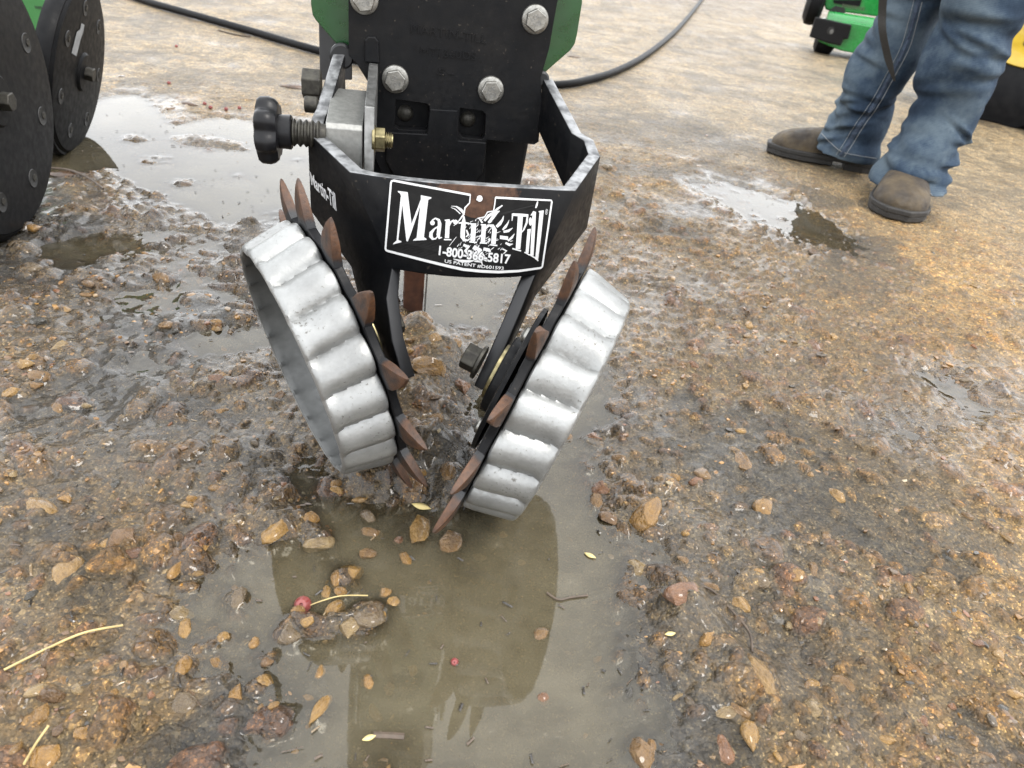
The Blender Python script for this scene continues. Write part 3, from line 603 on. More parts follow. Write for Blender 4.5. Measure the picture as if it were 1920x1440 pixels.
for j, s in enumerate(sel):
    a = rad[j]; e = random.uniform(0.6, 1.0)
    ci = random.choice([0, 0, 1, 1, 2, 2, 3, 4, 4, 5, 6, 7]); c = AMBER[ci] * random.uniform(0.65, 1.25)
    if random.random() < 0.10: c = np.array((0.06, 0.055, 0.05))
    if random.random() < 0.02 and a < 0.004: c = np.array((0.42, 0.38, 0.30))
    STONES.append((rx[s], ry[s], a * random.uniform(1.0, 1.5), a * e, a * random.uniform(0.45, 0.8), random.uniform(0, 3.14), c, random.uniform(-0.55, 0.05)))
S = STONES
sxy = np.array([(s[0], s[1]) for s in S]); sz = terrain(sxy[:, 0], sxy[:, 1])
app = np.array([s[2] * s[3] / ((s[0] ** 2 + s[1] ** 2 + 0.29)) for s in S])
fx = np.array([((Vector((s[0], s[1], 0)) - O).dot(cr) / max((Vector((s[0], s[1], 0)) - O).dot(cf), 0.01)) for s in S]); fy = np.array([((Vector((s[0], s[1], 0)) - O).dot(cu) / max((Vector((s[0], s[1], 0)) - O).dot(cf), 0.01)) for s in S])
inview = (abs(fx) < 0.72) & (abs(fy) < 0.54)
order = np.argsort(-(app * inview)); solo = set(order[:300].tolist())
bigV, bigF, bigC = [], [], []; off = 0
for i, s in enumerate(S):
    x, y, a, b_, c_, yw, colr, lift = s
    z = sz[i] + c_ * lift
    if i < len(BIG) and z < -0.35 * c_: z = -0.30 * c_ * random.uniform(0.3, 1.6)
    if i in solo:
        o = bpy.data.objects.new('stone', SMESH[i % len(SMESH)]); col.objects.link(o)
        o.location = (x, y, z); o.scale = (a * 1.12, b_ * 1.12, c_ * 1.15); o.rotation_euler = (random.uniform(-0.2, 0.2), random.uniform(-0.2, 0.2), yw)
        o.color = (colr[0] * 0.62, colr[1] * 0.62, colr[2] * 0.52, 1); o.parent = ground
    else:
        V, F = VAR1[i % len(VAR1)]; cs, sn = math.cos(yw), math.sin(yw)
        P = V * np.array([a, b_, c_], np.float32) * 1.1
        P = np.stack([P[:, 0] * cs - P[:, 1] * sn + x, P[:, 0] * sn + P[:, 1] * cs + y, P[:, 2] + z], -1)
        bigV.append(P); bigF.append(F + off); bigC.append(np.tile(np.asarray(colr) * np.array([0.58, 0.54, 0.46]), (len(P), 1))); off += len(P)
BV, BF, BC = np.concatenate(bigV), np.concatenate(bigF), np.concatenate(bigC)
me = bpy.data.meshes.new('gravel'); me.vertices.add(len(BV)); me.vertices.foreach_set('co', BV.astype(np.float32).ravel())
me.loops.add(len(BF) * 3); me.loops.foreach_set('vertex_index', BF.ravel().astype(np.int32)); me.polygons.add(len(BF)); me.polygons.foreach_set('loop_start', np.arange(0, len(BF) * 3, 3, dtype=np.int32))
me.polygons.foreach_set('use_smooth', np.ones(len(BF), bool)); me.update(calc_edges=True); me.set_sharp_from_angle(angle=R_(30))
a_ = me.color_attributes.new('Col', 'FLOAT_COLOR', 'POINT'); a_.data.foreach_set('color', np.concatenate([BC, np.ones((len(BC), 1))], 1).astype(np.float32).ravel())
me.materials.append(SMA); gravel = bpy.data.objects.new('gravel', me); col.objects.link(gravel); gravel.parent = ground; setp(gravel, kind='stuff')
# bits of chaff, fibres and grit lying about
dv, df_ = [], []; r_ = random.Random(5); off = 0
nb = 2000; bx_ = rng.uniform(-1.3, 1.3, nb); by_ = 0.2 + 1.9 * rng.random(nb) ** 1.7; bz_ = np.maximum(terrain(bx_, by_), 0.0006)
dcol = []
for i in range(nb):
    l_ = r_.uniform(0.0012, 0.0045) * (1 if r_.random() < 0.92 else 2.0); w_ = r_.uniform(0.0003, 0.0012); a = r_.uniform(0, 3.14); c, s = math.cos(a), math.sin(a); t = r_.uniform(-0.25, 0.25) * l_
    c_ = r_.choice([(0.02, 0.017, 0.014)] * 5 + [(0.06, 0.04, 0.025)] * 3 + [(0.20, 0.15, 0.09)] * 1)
    base = np.array([(-l_, -w_, 0.0004), (l_, -w_, 0.0004), (l_ * 0.9, w_, 0.0004), (-l_ * 0.8, w_, 0.0004), (-l_ * 0.4, 0, 0.0004 + w_), (l_ * 0.5, 0, 0.0004 + w_)])
    P = np.stack([base[:, 0] * c - base[:, 1] * s + bx_[i], base[:, 0] * s + base[:, 1] * c + by_[i], base[:, 2] + bz_[i] + t * base[:, 0] / l_ * 0.5 + 0.0006], -1)
    dv.append(P); df_ += [(off, off + 1, off + 5, off + 4), (off + 1, off + 2, off + 5), (off + 2, off + 3, off + 4, off + 5), (off + 3, off, off + 4)]; off += 6; dcol += [c_] * 6
me = bpy.data.meshes.new('debris'); me.from_pydata(np.concatenate(dv).tolist(), [], df_); a_ = me.color_attributes.new('Col', 'FLOAT_COLOR', 'POINT')
a_.data.foreach_set('color', np.concatenate([np.array(dcol), np.ones((len(dcol), 1))], 1).astype(np.float32).ravel()); me.materials.append(SMA)
debris = bpy.data.objects.new('debris', me); col.objects.link(debris); debris.parent = ground; setp(debris, kind='stuff')
# ================================================================== ROW CLEANER
rc = thing('row_cleaner', 'black steel row cleaner bracket with two pale spiked wheels, standing in the muddy puddle', 'row cleaner', (-0.08, 0.60, 0))
WL = (Vector((-0.1723, 0.6001, 0.1556)), Vector((-0.77785, -0.58692, -0.22465)), 0.325)
WR = (Vector((0.0081, 0.5744, 0.1539)), Vector((0.94117, -0.21241, -0.26282)), 0.011)
NT = 14
# tooth (local x = radius)
def tooth_mesh(seed):
    r_ = random.Random(seed)
    st = [(0.092, 0.017, 0.0036, 0), (0.112, 0.0165, 0.0036, 0), (0.122, 0.0150, 0.0040, 0), (0.131, 0.0134, 0.0046, 0.0003), (0.139, 0.0124, 0.0046, 0.0008), (0.147, 0.0106, 0.0042, 0.0014), (0.154, 0.0080, 0.0036, 0.0022), (0.1605, 0.0048, 0.0027, 0.0030), (0.1655, 0.0018, 0.0016, 0.0038), (0.1675, 0.0004, 0.0006, 0.0042)]
    V, F = [], []; n = 12
    for r, hw, ht, tc_ in st:
        for k in range(n):
            a = 2 * math.pi * k / n; ca, sa = math.cos(a), math.sin(a)
            yy = math.copysign(abs(ca) ** 0.30, ca) * hw; zz = math.copysign(abs(sa) ** 0.22, sa) * ht
            if abs(ca) > 0.9: zz *= 0.55
            j = 1 + r_.uniform(-0.07, 0.07)
            V.append((r, tc_ + yy * j, zz - 0.6 * (r - 0.12) ** 2 * 4))
    for i in range(len(st) - 1):
        for k in range(n): F.append((i * n + k, i * n + (k + 1) % n, (i + 1) * n + (k + 1) % n, (i + 1) * n + k))
    F.append(list(range(n))); F.append([(len(st) - 1) * n + k for k in range(n)])
    return V, F
def smooth_me(o, ang=45):
    for p_ in o.data.polygons: p_.use_smooth = True
    o.data.set_sharp_from_angle(angle=R_(ang))
TO, TI, TWD, TOF = 0.1205, 0.1290, 0.048, 0.0088
NL = 20
def tread_mod(t, r, z):
    if r < 0.112: return r
    f = min(1.0, max(0.35, (TOF + TWD - z) / 0.008))
    ph = (t * NL / (2 * math.pi) + 0.10 * (z - 0.03) / 0.03) % 1.0
    # rounded crest, tighter valley
    c = abs(math.sin(math.pi * ph ** 0.86))
    return r - 0.0092 * f * (1 - c ** 0.80)
for wi, (C, n, ph0) in enumerate((WL, WR)):
    side = 'left' if wi == 0 else 'right'
    mw = TM(C, n)                      # local x = n x Z, as in the fit
    # disc: the part; treads, teeth and hub its sub-parts
    def disc_mod(t, r, z):
        return r if r < 0.1 else r - 0.006 * (0.5 - 0.5 * math.cos((t - ph0) * NT))
    disc = lathe('spiked_wheel', [(0.018, -0.004), (0.130, -0.004), (0.131, -0.003), (0.131, 0.003), (0.130, 0.004), (0.018, 0.004)], M['black'], rc, mw, 168, closed=True, mod=disc_mod)
    disc['label'] = 'spiked wheel whose open dished side is seen' if wi == 0 else 'spiked wheel whose tread faces the tan paving'
    # cast tread ring with a dished face
    a, b = TOF, TOF + TWD
    prof = [(TI - 0.004, a - 0.0035), (TI - 0.0008, a - 0.002), (TI, a), (TI - 0.0006, a + 0.006)]
    for k in range(1, 9):
        s = k / 9; prof.append((TI + (TO - TI) * s, a + 0.004 + (TWD - 0.010) * s))
    prof += [(TO - 0.0002, b - 0.0050), (TO - 0.0012, b - 0.0026), (TO - 0.0030, b - 0.0008), (TO - 0.0050, b), (TO - 0.0068, b - 0.0006), (TO - 0.0080, b - 0.0025), (TO - 0.0090, b - 0.008), (TO - 0.0105, a + 0.024), (TO - 0.0130, a + 0.0190), (TO - 0.018, a + 0.0170),
             (0.060, a + 0.0160), (0.054, a + 0.0175), (0.0525, a + 0.0215), (0.050, a + 0.0235), (0.046, a + 0.024), (0.022, a + 0.024), (0.020, a + 0.023), (0.0, a + 0.023)]
    prof = [(TI - 0.006, a - 0.0035)] + prof
    tro = lathe('tread_ring', prof, [M['alu'], M['alu_shaded']], disc, mw, 480, mod=tread_mod, angle=40)
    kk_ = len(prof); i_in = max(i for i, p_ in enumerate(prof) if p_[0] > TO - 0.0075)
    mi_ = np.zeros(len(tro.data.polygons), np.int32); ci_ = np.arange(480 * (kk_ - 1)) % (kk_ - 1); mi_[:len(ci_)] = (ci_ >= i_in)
    tro.data.polygons.foreach_set('material_index', mi_)  # inner dish faces take the shade-darkened aluminium
    for k in range(NT):
        V, F = tooth_mesh(100 + k % 5)
        if k < 5: me0 = None
        tm = mw @ Matrix.Rotation(ph0 + k * 2 * math.pi / NT, 4, 'Z')
        if wi == 0 and k < 5:
            o = mk('tooth', V, F, M['tooth'], disc, True, 0, tm, angle=28); TOOTH = globals().setdefault('TOOTH', []); TOOTH.append(o.data)
        else:
            o = bpy.data.objects.new('tooth', TOOTH[k % 5]); col.objects.link(o); o.matrix_basis = tm; parent(o, disc)
    ngon_prism('hub_bolt', hexpts(0.012), TOF + 0.0228, TOF + 0.030, M['olive'], disc, mw, 0.001)
    # inner side stack
    lathe('scraper_plate', [(0.020, -0.0145), (0.072, -0.0145), (0.0765, -0.0135), (0.0765, -0.0095), (0.072, -0.0085), (0.020, -0.0085)], M['black'], disc, mw, 72, closed=True)
    cyl('bearing_housing', 0.040, -0.0245, -0.0142, M['black'], disc, mw, 48, 0.0015)
    cyl('washer', 0.029, -0.0285, -0.0243, M['brass'], disc, mw, 40)
    for k in range(3):
        q = R_(35 + 120 * k); lathe('rivet', [(0.0085, 0), (0.0078, 0.003), (0.005, 0.0052), (0.0, 0.006)], M['zinc'], disc, mw @ Matrix.Translation((0.056 * math.cos(q), 0.056 * math.sin(q), -0.0144)) @ Matrix.Rotation(math.pi, 4, 'X'), 20)
    bolt = ngon_prism('axle_bolt', hexpts(0.0135), -0.062, -0.047, M['olive'], disc, mw, 0.0012)
    cyl('axle_flange', 0.0175, -0.0472, -0.0435, M['olive'], disc, mw, 32)

# ---------------- bracket: a bent strip running round from the two rear ends to the lettered front, with an arm down to each wheel
def vfront(u, z): return 0.046 + 0.022 * ((u - 0.026) / 0.105) ** 2 + (z - 0.22) * 0.10
def front(px, py, lift=0.0):
    v = 0.05
    for _ in range(12):
        p = uv(px, py, v); q = p - UA; v = vfront(q.dot(EX), p.z)
    p = uv(px, py, v); u = (p - UA).dot(EX); s = 0.044 * (u - 0.026) / 0.105 ** 2
    nrm = (-EB + EX * s + EZ * 0.10).normalized()
    return p + nrm * lift
def topdown(p, zb): return [p, p + (Vector((p.x, p.y, zb)) - p) * 0.5, Vector((p.x, p.y, zb))]
armL, armR = [WL[0] - WL[1] * 0.0300, WL[1]], [WR[0] - WR[1] * 0.0300, WR[1]]
def backdir(n): d = EB - n * EB.dot(n); d = d - EZ * 0.0; d = d - n * d.dot(n); return d.normalized()
cols_ = []
bL, bR = uv(625, 97, 0.30), uv(1037, 148, 0.30)
cols_.append([bL, bL - EZ * 0.028, bL - EZ * 0.056] )
sL = uv(592, 204, 0.215); cols_.append([sL, sL - EZ * 0.030, sL - EZ * 0.062])
sL2 = uv(585, 218, 0.200); cols_.append([sL2, sL2 - EZ * 0.034, sL2 - EZ * 0.070])
cL = uv(577, 248, 0.170)
LFp = [(735, 505), (724, 560), (734, 640), (756, 714)]
LF = [uv(x, y, v_) for (x, y), v_ in zip(LFp, (0.055, 0.036, 0.014, -0.002))]; bd = backdir(WL[1])
LFt = [front(655, 322), front(695, 413), front(735, 505)]
LB = [LF[i] + bd * k for i, k in enumerate((0.115, 0.098, 0.080, 0.050))]
RFp = [(1003, 517), (968, 605), (938, 675), (910, 735)]
RF = [uv(x, y, v_) for (x, y), v_ in zip(RFp, (0.055, 0.026, 0.004, -0.006))]; bdr = backdir(WR[1])
RFt = [front(1080, 357), front(1042, 437), front(1003, 517)]
RB = [RF[i] + bdr * k for i, k in enumerate((0.115, 0.088, 0.064, 0.042))]
cols_.append([cL, cL * 0.5 + (cL - EZ * 0.085) * 0.5, cL - EZ * 0.085])
ncolL = len(cols_)
cols_.append(LFt)
FRT = [(700, 329), (760, 337), (820, 343), (880, 346), (940, 350), (1000, 353), (1045, 356)]
FRB = [(768, 510), (800, 515), (840, 519), (880, 521.5), (920, 522), (955, 521), (982, 519)]
for (a, b) in zip(FRT, FRB):
    cols_.append([front(*a), front((a[0] + b[0]) / 2, (a[1] + b[1]) / 2), front(*b)])
cols_.append(RFt)
cR = uv(1126, 292, 0.170); cols_.append([cR, cR - EZ * 0.042, cR - EZ * 0.085])
sR2 = uv(1113, 262, 0.197); cols_.append([sR2, sR2 - EZ * 0.035, sR2 - EZ * 0.070])
sR = uv(1090, 248, 0.212); cols_.append([sR, sR - EZ * 0.030, sR - EZ * 0.062])
cols_.append([bR, bR - EZ * 0.028, bR - EZ * 0.056])
V, F = [], []
for c in cols_: V += c
nc = len(cols_)
for i in range(nc - 1):
    for j in range(2): F.append((i * 3 + j, (i + 1) * 3 + j, (i + 1) * 3 + j + 1, i * 3 + j + 1))
def arm(fi, bi, FP, BP):
    # fi / bi: vertex index of the strip's lower points at the fold and at the corner
    prev = (fi, bi)
    for k in range(1, 4):
        o = len(V); V.append(FP[k]); V.append(BP[k]); F.append((prev[0], prev[1], o + 1, o)); prev = (o, o + 1)
    return prev
arm((ncolL) * 3 + 2, (ncolL - 1) * 3 + 2, LF, LB)
iR = nc - 5
arm(iR * 3 + 2, (iR + 1) * 3 + 2, RF, RB)
brk_rust = tuple(front(888, 372))
M['bracket'] = painted_black('bracket_paint', rustpt=brk_rust, rustr=0.052)
bracket = mk('bracket', V, F, [M['bracket'], M['edge']], rc, True, angle=20)
# inside is away from the camera at the front: check orientation then thicken inwards
me = bracket.data
fi = min(range(len(me.polygons)), key=lambda i: (me.polygons[i].center - front(880, 430)).length)
sgn = -1 if me.polygons[fi].normal.dot(-EB) > 0 else 1
so_ = bracket.modifiers.new('s', 'SOLIDIFY'); so_.thickness = 0.0135; so_.offset = sgn; so_.use_even_offset = True; so_.material_offset_rim = 1
bv = bracket.modifiers.new('b', 'BEVEL'); bv.width = 0.0016; bv.segments = 2; bv.limit_method = 'ANGLE'; bv.angle_limit = R_(50)

# ---------------- lettered decal on the front
ZX, ZY, ZF = 700, 320, 5.3333
def dec(x, y, l): return front(ZX + x / ZF, ZY + y / ZF, l)
def stroke(pts, l):
    """pts (x,y,width) in the decal's own drawing units -> strip lying on the plate"""
    V, F = [], []; n = len(pts)
    for i, (x, y, w_) in enumerate(pts):
        a = pts[max(i - 1, 0)]; b = pts[min(i + 1, n - 1)]; dx, dy = b[0] - a[0], b[1] - a[1]; q = math.hypot(dx, dy) or 1
        nx, ny = -dy / q * w_ / 2, dx / q * w_ / 2
        V += [dec(x + nx, y + ny, l), dec(x - nx, y - ny, l)]
    for i in range(n - 1): F.append((2 * i, 2 * i + 1, 2 * i + 3, 2 * i + 2))
    return V, F
def poly(pts, l):
    return [dec(x, y, l) for x, y in pts], [tuple(range(len(pts)))]
def disc2(x, y, rx, ry, l): return poly([(x + rx * math.cos(t * 0.5236), y + ry * math.sin(t * 0.5236)) for t in range(12)], l)
L0, L1, L2 = 0.0004, 0.0008, 0.0010
# backing sheet of the decal (torn away where the rust shows)
bgp = []
outl = [(187, 92), (970, 238), (960, 320), (912, 372), (900, 440), (985, 470), (1040, 475), (1110, 460), (1140, 410), (1200, 400), (1215, 340), (1218, 262), (1782, 293), (1686, 968), (1450, 1002), (1250, 1012), (900, 985), (500, 892), (124, 790)]
tess = tessellate_polygon([[Vector((x, y, 0)) for x, y in outl]])
def finer(V2, T, k=2):
    for _ in range(k):
        V2 = list(V2); nt = []; mid = {}
        def mp(a, b):
            key = (min(a, b), max(a, b))
            if key not in mid: mid[key] = len(V2); V2.append(((V2[a][0] + V2[b][0]) / 2, (V2[a][1] + V2[b][1]) / 2))
            return mid[key]
        for a, b, c in T:
            ab, bc, ca = mp(a, b), mp(b, c), mp(c, a); nt += [(a, ab, ca), (ab, b, bc), (ca, bc, c), (ab, bc, ca)]
        T = nt
    return V2, T
V2, T2 = finer(outl, [tuple(t) for t in tess], 3)
decal = mk('decal', [dec(x, y, L0) for x, y in V2], T2, M['decalbg'], bracket); decal['label'] = 'torn black and white decal on the front plate'
def dense(pts, step=60):
    out = []
    for a, b in zip(pts[:-1], pts[1:]):
        n_ = max(1, int(math.hypot(b[0] - a[0], b[1] - a[1]) / step))
        for k in range(n_): t = k / n_; out.append(tuple(a[i] + (b[i] - a[i]) * t for i in range(3)))
    out.append(pts[-1]); return out
parts = [stroke(dense([(970, 240, 22), (700, 190, 22), (430, 140, 22), (205, 97, 22), (185, 102, 20), (178, 125, 19), (150, 460, 19), (124, 770, 19), (128, 790, 20), (145, 800, 22), (500, 892, 26), (760, 955, 28), (900, 985, 28), (1080, 1003, 28), (1250, 1011, 27), (1450, 1001, 24), (1670, 970, 20), (1686, 958, 17), (1735, 630, 17), (1781, 310, 17), (1775, 296, 17), (1760, 294, 17), (1500, 282, 20), (1220, 266, 22)]), L1),
         stroke([(970, 236, 10), (962, 320, 12), (915, 370, 16), (905, 440, 10)], L1), stroke([(1220, 262, 12), (1212, 335, 12), (1200, 400, 14), (1140, 412, 12), (1112, 460, 12), (1040, 476, 12)], L1),
         poly([(247, 200), (345, 213), (387, 555), (343, 704), (333, 704), (287, 300), (272, 228), (247, 212)], L1), poly([(336, 704), (346, 704), (372, 640), (488, 300), (484, 262), (362, 585)], L1),
         poly([(476, 243), (582, 264), (580, 276), (550, 288), (507, 662), (534, 680), (532, 690), (400, 698), (402, 688), (434, 668), (476, 300)], L1), poly([(276, 258), (296, 300), (252, 690), (282, 703), (280, 713), (198, 735), (204, 722), (234, 695)], L1),
         disc2(592, 520, 24, 24, L1), stroke([(580, 510, 8), (592, 492, 14), (622, 474, 16), (654, 490, 26), (664, 530, 36), (658, 580, 38), (650, 640, 36), (662, 674, 22), (688, 664, 8)], L1), stroke([(654, 552, 12), (610, 580, 16), (578, 620, 34), (576, 655, 38), (594, 680, 24), (622, 678, 14), (648, 650, 10)], L1),
         stroke([(745, 488, 40), (742, 560, 42), (736, 672, 42)], L1), stroke([(714, 494, 12), (764, 488, 12)], L1), stroke([(706, 686, 13), (780, 688, 13)], L1), stroke([(758, 550, 12), (776, 510, 18), (806, 494, 22)], L1), disc2(822, 512, 24, 24, L1),
         stroke([(906, 452, 10), (902, 520, 44), (894, 600, 46), (892, 660, 46), (910, 692, 30), (942, 694, 16), (966, 676, 8)], L1), stroke([(852, 522, 14), (900, 516, 18), (958, 526, 16)], L1),
         stroke([(1004, 528, 48), (1000, 600, 48), (992, 700, 48)], L1), stroke([(966, 530, 13), (1028, 530, 13)], L1), stroke([(958, 708, 14), (1034, 716, 14)], L1),
         stroke([(1104, 538, 44), (1100, 620, 44), (1094, 712, 44)], L1), stroke([(1072, 538, 12), (1126, 538, 12)], L1), stroke([(1064, 718, 14), (1136, 724, 14)], L1), stroke([(1120, 580, 12), (1152, 546, 20), (1190, 548, 34), (1210, 590, 46), (1204, 660, 46), (1198, 730, 46)], L1), stroke([(1166, 738, 14), (1238, 746, 14)], L1),
         poly([(1264, 645), (1346, 656), (1344, 692), (1262, 680)], L1),
         stroke([(1388, 436, 24), (1470, 442, 30), (1546, 446, 24)], L1), stroke([(1392, 428, 18), (1384, 500, 6)], L1), stroke([(1540, 436, 16), (1530, 520, 20), (1500, 590, 14), (1476, 620, 6)], L1), stroke([(1468, 440, 50), (1458, 600, 50), (1444, 780, 46)], L1), stroke([(1388, 776, 14), (1474, 800, 14)], L1),
         disc2(1568, 506, 17, 42, L1), stroke([(1556, 585, 32), (1544, 700, 32), (1534, 822, 30)], L1), stroke([(1536, 592, 10), (1570, 582, 10)], L1), stroke([(1508, 812, 12), (1560, 842, 12)], L1),
         stroke([(1606, 408, 34), (1596, 600, 36), (1582, 846, 34)], L1), stroke([(1572, 446, 10), (1606, 404, 14)], L1), stroke([(1558, 836, 12), (1606, 866, 12)], L1),
         stroke([(1680, 402, 40), (1656, 640, 38), (1630, 886, 30)], L1), stroke([(1650, 408, 12), (1700, 400, 12)], L1), stroke([(1606, 862, 12), (1646, 900, 12)], L1), stroke([(1640, 305, 12), (1632, 340, 20), (1620, 372, 10)], L1),
         disc2(1062, 276, 30, 32, L1), stroke([(1030, 292, 10), (1048, 268, 12)], L1)]
mk('lettering', *merge(parts), M['white'], bracket)
# seedling burst behind the letters
rs = random.Random(3); sp = []
for _ in range(120):
    x = rs.gauss(1080, 120); y = rs.gauss(700, 90)
    if not (800 < x < 1380 and 480 < y < 910): continue
    a = R_(-48 + rs.gauss(0, 14)); l_ = rs.uniform(14, 46); w_ = rs.uniform(4, 8)
    sp.append(stroke([(x, y, w_), (x + l_ / 2 * math.cos(a), y + l_ / 2 * math.sin(a), w_ * 0.9), (x + l_ * math.cos(a), y + l_ * math.sin(a), 2)], L1 - 0.0002))
for p in ([(780, 352, 4), (830, 358, 12), (880, 400, 16), (910, 440, 14)], [(776, 366, 4), (820, 384, 9), (870, 430, 9)], [(830, 352, 4), (880, 380, 9), (915, 420, 8)], [(900, 440, 18), (870, 480, 14), (840, 520, 8)],
          [(1110, 500, 22), (1150, 450, 30), (1200, 420, 26), (1240, 380, 22), (1290, 345, 10)], [(1150, 520, 20), (1190, 470, 34), (1230, 420, 26), (1260, 400, 10)], [(1230, 560, 26), (1262, 530, 34), (1290, 490, 20), (1302, 450, 4)], [(1290, 590, 14), (1320, 560, 26), (1345, 520, 12), (1356, 490, 3)],
          [(1300, 610, 22), (1350, 600, 26), (1392, 570, 4)], [(1345, 700, 18), (1385, 665, 22), (1410, 628, 4)], [(1320, 720, 20), (1360, 740, 26), (1396, 730, 4)], [(1290, 780, 14), (1330, 800, 18), (1300, 830, 10)],
          [(900, 740, 26), (950, 760, 36), (920, 800, 26), (960, 850, 34)], [(1000, 760, 40), (1060, 800, 56), (1090, 860, 50), (1140, 900, 26)], [(980, 820, 40), (1040, 860, 54), (1090, 880, 40)], [(1100, 780, 30), (1150, 790, 34), (1180, 830, 10)], [(1010, 900, 20), (1080, 905, 26), (1090, 940, 6)], [(800, 880, 6), (860, 898, 20), (960, 905, 26), (1010, 896, 8)],
          [(930, 590, 14), (950, 640, 20), (925, 660, 10)], [(1150, 680, 24), (1165, 690, 24)], [(1060, 480, 14), (1090, 520, 18)], [(760, 750, 5), (830, 660, 5)]):
    sp.append(stroke(p, L1 - 0.0002))
mk('lettering', *merge(sp), M['white'], bracket)
def flow_text(s, x0, y0, x1, y1, h0, h1, l, bold, bend=0):
    V, F, asp = text_mesh(s, 0, bold)
    def mp(v):
        t = v.x; bx = x0 + (x1 - x0) * t; by = y0 + (y1 - y0) * t + bend * 4 * t * (1 - t); hh_ = h0 + (h1 - h0) * t
        return dec(bx + 0.10 * hh_ * v.y, by - hh_ * v.y, l)
    return [mp(v) for v in V], F
# dark keyline so the number stays legible over the burst, then the number
kv, kf = flow_text('1-800-366-5817', 648, 848, 1366, 938, 112, 112, L1 + 0.0001, 0.07, 6); mk('lettering', kv, kf, M['ink_and_shade'], bracket)
mk('lettering', *flow_text('US PATENT #D601593', 712, 918, 1298, 992, 36, 36, L1 + 0.0003, 0.012, 8), M['white'], bracket)
mk('registered_mark', *flow_text('\u00ae', 1712, 436, 1738, 438, 56, 56, L1, 0.0), M['white'], bracket)
mk('lettering', *merge([flow_text('1-800-366-5817', 652, 842, 1362, 932, 98, 98, L1 + 0.0003, 0.028, 6)]), M['white'], bracket)
# smaller copy of the decal on the left shoulder of the bracket
A3, B3, C3 = cL, LFt[0], cols_[ncolL - 1][2]
fn = (B3 - A3).cross(C3 - A3).normalized()
if fn.dot(O - A3) < 0: fn = -fn
def lsurf(x, y, l=0.0): return on_plane(x, y, A3, fn) + fn * l
V, F, asp = text_mesh('Martin-Till', 0, 0.02)
def lmap(v):
    t = v.x; top = Vector((583 + 47 * t, 322 + 40 * t)); bot = Vector((586 + 47 * t, 346 + 50 * t)); q = bot.lerp(top, v.y); return lsurf(q.x, q.y, 0.0012)
mk('lettering', [lmap(v) for v in V], F, M['white'], bracket)

# ---------------- mounting plate, bolts, spacer, adjuster
PV = 0.292
def pl(x, y, dv=0.0): p = uv(x, y, PV + dv); q = p - UA; return (q.dot(EX), p.z)
MPM = Matrix.Translation(UA + EB * PV) @ Matrix(((EX.x, 0, -EB.x, 0), (EX.y, 0, -EB.y, 0), (0, 1, 0, 0), (0, 0, 0, 1)))   # local x = EX, y = up, z = toward camera
outline = [pl(*p) for p in [(652, -170), (1078, -160), (1042, 20), (1030, 90), (1014, 146), (1016, 190), (1010, 266), (1002, 271), (912, 262), (908, 348), (905, 380), (738, 380), (735, 330), (718, 328), (706, 300), (700, 170), (668, 118), (654, 104)]]
h1 = [pl(*p) for p in [(742, 186), (800, 194), (806, 200), (803, 238), (797, 245), (748, 243), (740, 238)]]
h2 = [pl(*p) for p in [(862, 202), (905, 208), (911, 214), (909, 256), (904, 262), (868, 258), (859, 250)]]
mp_ = ngon_prism('mounting_plate', outline, -0.014, 0, M['black'], rc, MPM, 0.0012, holes=(h1, h2))
ngon_prism('backing_plate', [pl(*p) for p in [(690, 150), (1000, 150), (1000, 262), (905, 262), (905, 350), (700, 340)]], -0.032, -0.022, M['black'], rc, MPM, 0.001)
lip = [pl(*p) for p in [(806, 203), (858, 206), (860, 262), (912, 266), (905, 322), (888, 342), (740, 330), (724, 300), (726, 246), (800, 250)]]
ngon_prism('centre_panel', lip, 0.0, 0.0035, M['black'], rc, MPM, 0.0012)
rib = [pl(*p) for p in [(684, 74), (690, 67), (704, 68), (710, 76), (712, 118), (684, 116)]]
ngon_prism('raised_rib', rib, 0, 0.004, M['black'], mp_, MPM, 0.0015)
for s, x0, y0, x1, y1 in (('MARTIN-TILL', 770, 60, 912, 82), ('MT1560DS', 788, 103, 892, 113), ('5-', 820, 140, 850, 143)):
    V, F, asp = text_mesh(s, 0.5, 0.0)
    a, b = pl(x0, y0), pl(x1, y1); hh_ = 0.0085 if len(s) > 3 else 0.007
    mk('raised_lettering', [(a[0] + (b[0] - a[0]) * v.x, a[1] + (b[1] - a[1]) * v.x + hh_ * v.y, 0.0012 if v.z > 0 else -0.0005) for v in V], F, M['black'], mp_, False, 0, MPM)
def flange_bolt(px, py, name='flange_bolt', r=0.0155, rot=0.0, txt=('LK', '109')):
    a = pl(px, py); m_ = MPM @ Matrix.Translation((a[0], a[1], 0)) @ Matrix.Rotation(rot, 4, 'Z')
    f = lathe(name, [(r, 0.0), (r, 0.0020), (r * 0.96, 0.0032), (r * 0.80, 0.0042), (0.0, 0.0042)], M['zinc'], rc, m_, 40)
    ngon_prism('hex_head', hexpts(r * 0.80), 0.004, 0.0115, M['zinc'], f, m_, 0.0012)
    for k, s in enumerate(txt):
        V, F, asp = text_mesh(s, 0.5, 0.0); ww = 0.011 if len(s) > 2 else 0.0085
        mk('stamped_mark', [((v.x - 0.5) * ww, (v.y - 0.5) * 0.0046 + (0.0035 if k == 0 else -0.0035), 0.0120 if v.z > 0 else 0.0112) for v in V], F, M['steel'], f, False, 0, m_)
for (x, y, rt, tx) in ((683, -2, 0.2, ('LK', '109')), (1003, 36, 0.5, ('LOL', 'NB')), (741, 148, 0.25, ('LK', '109')), (920, 168, 0.1, ('LK', '109'))): flange_bolt(x, y, rot=rt, txt=tx)
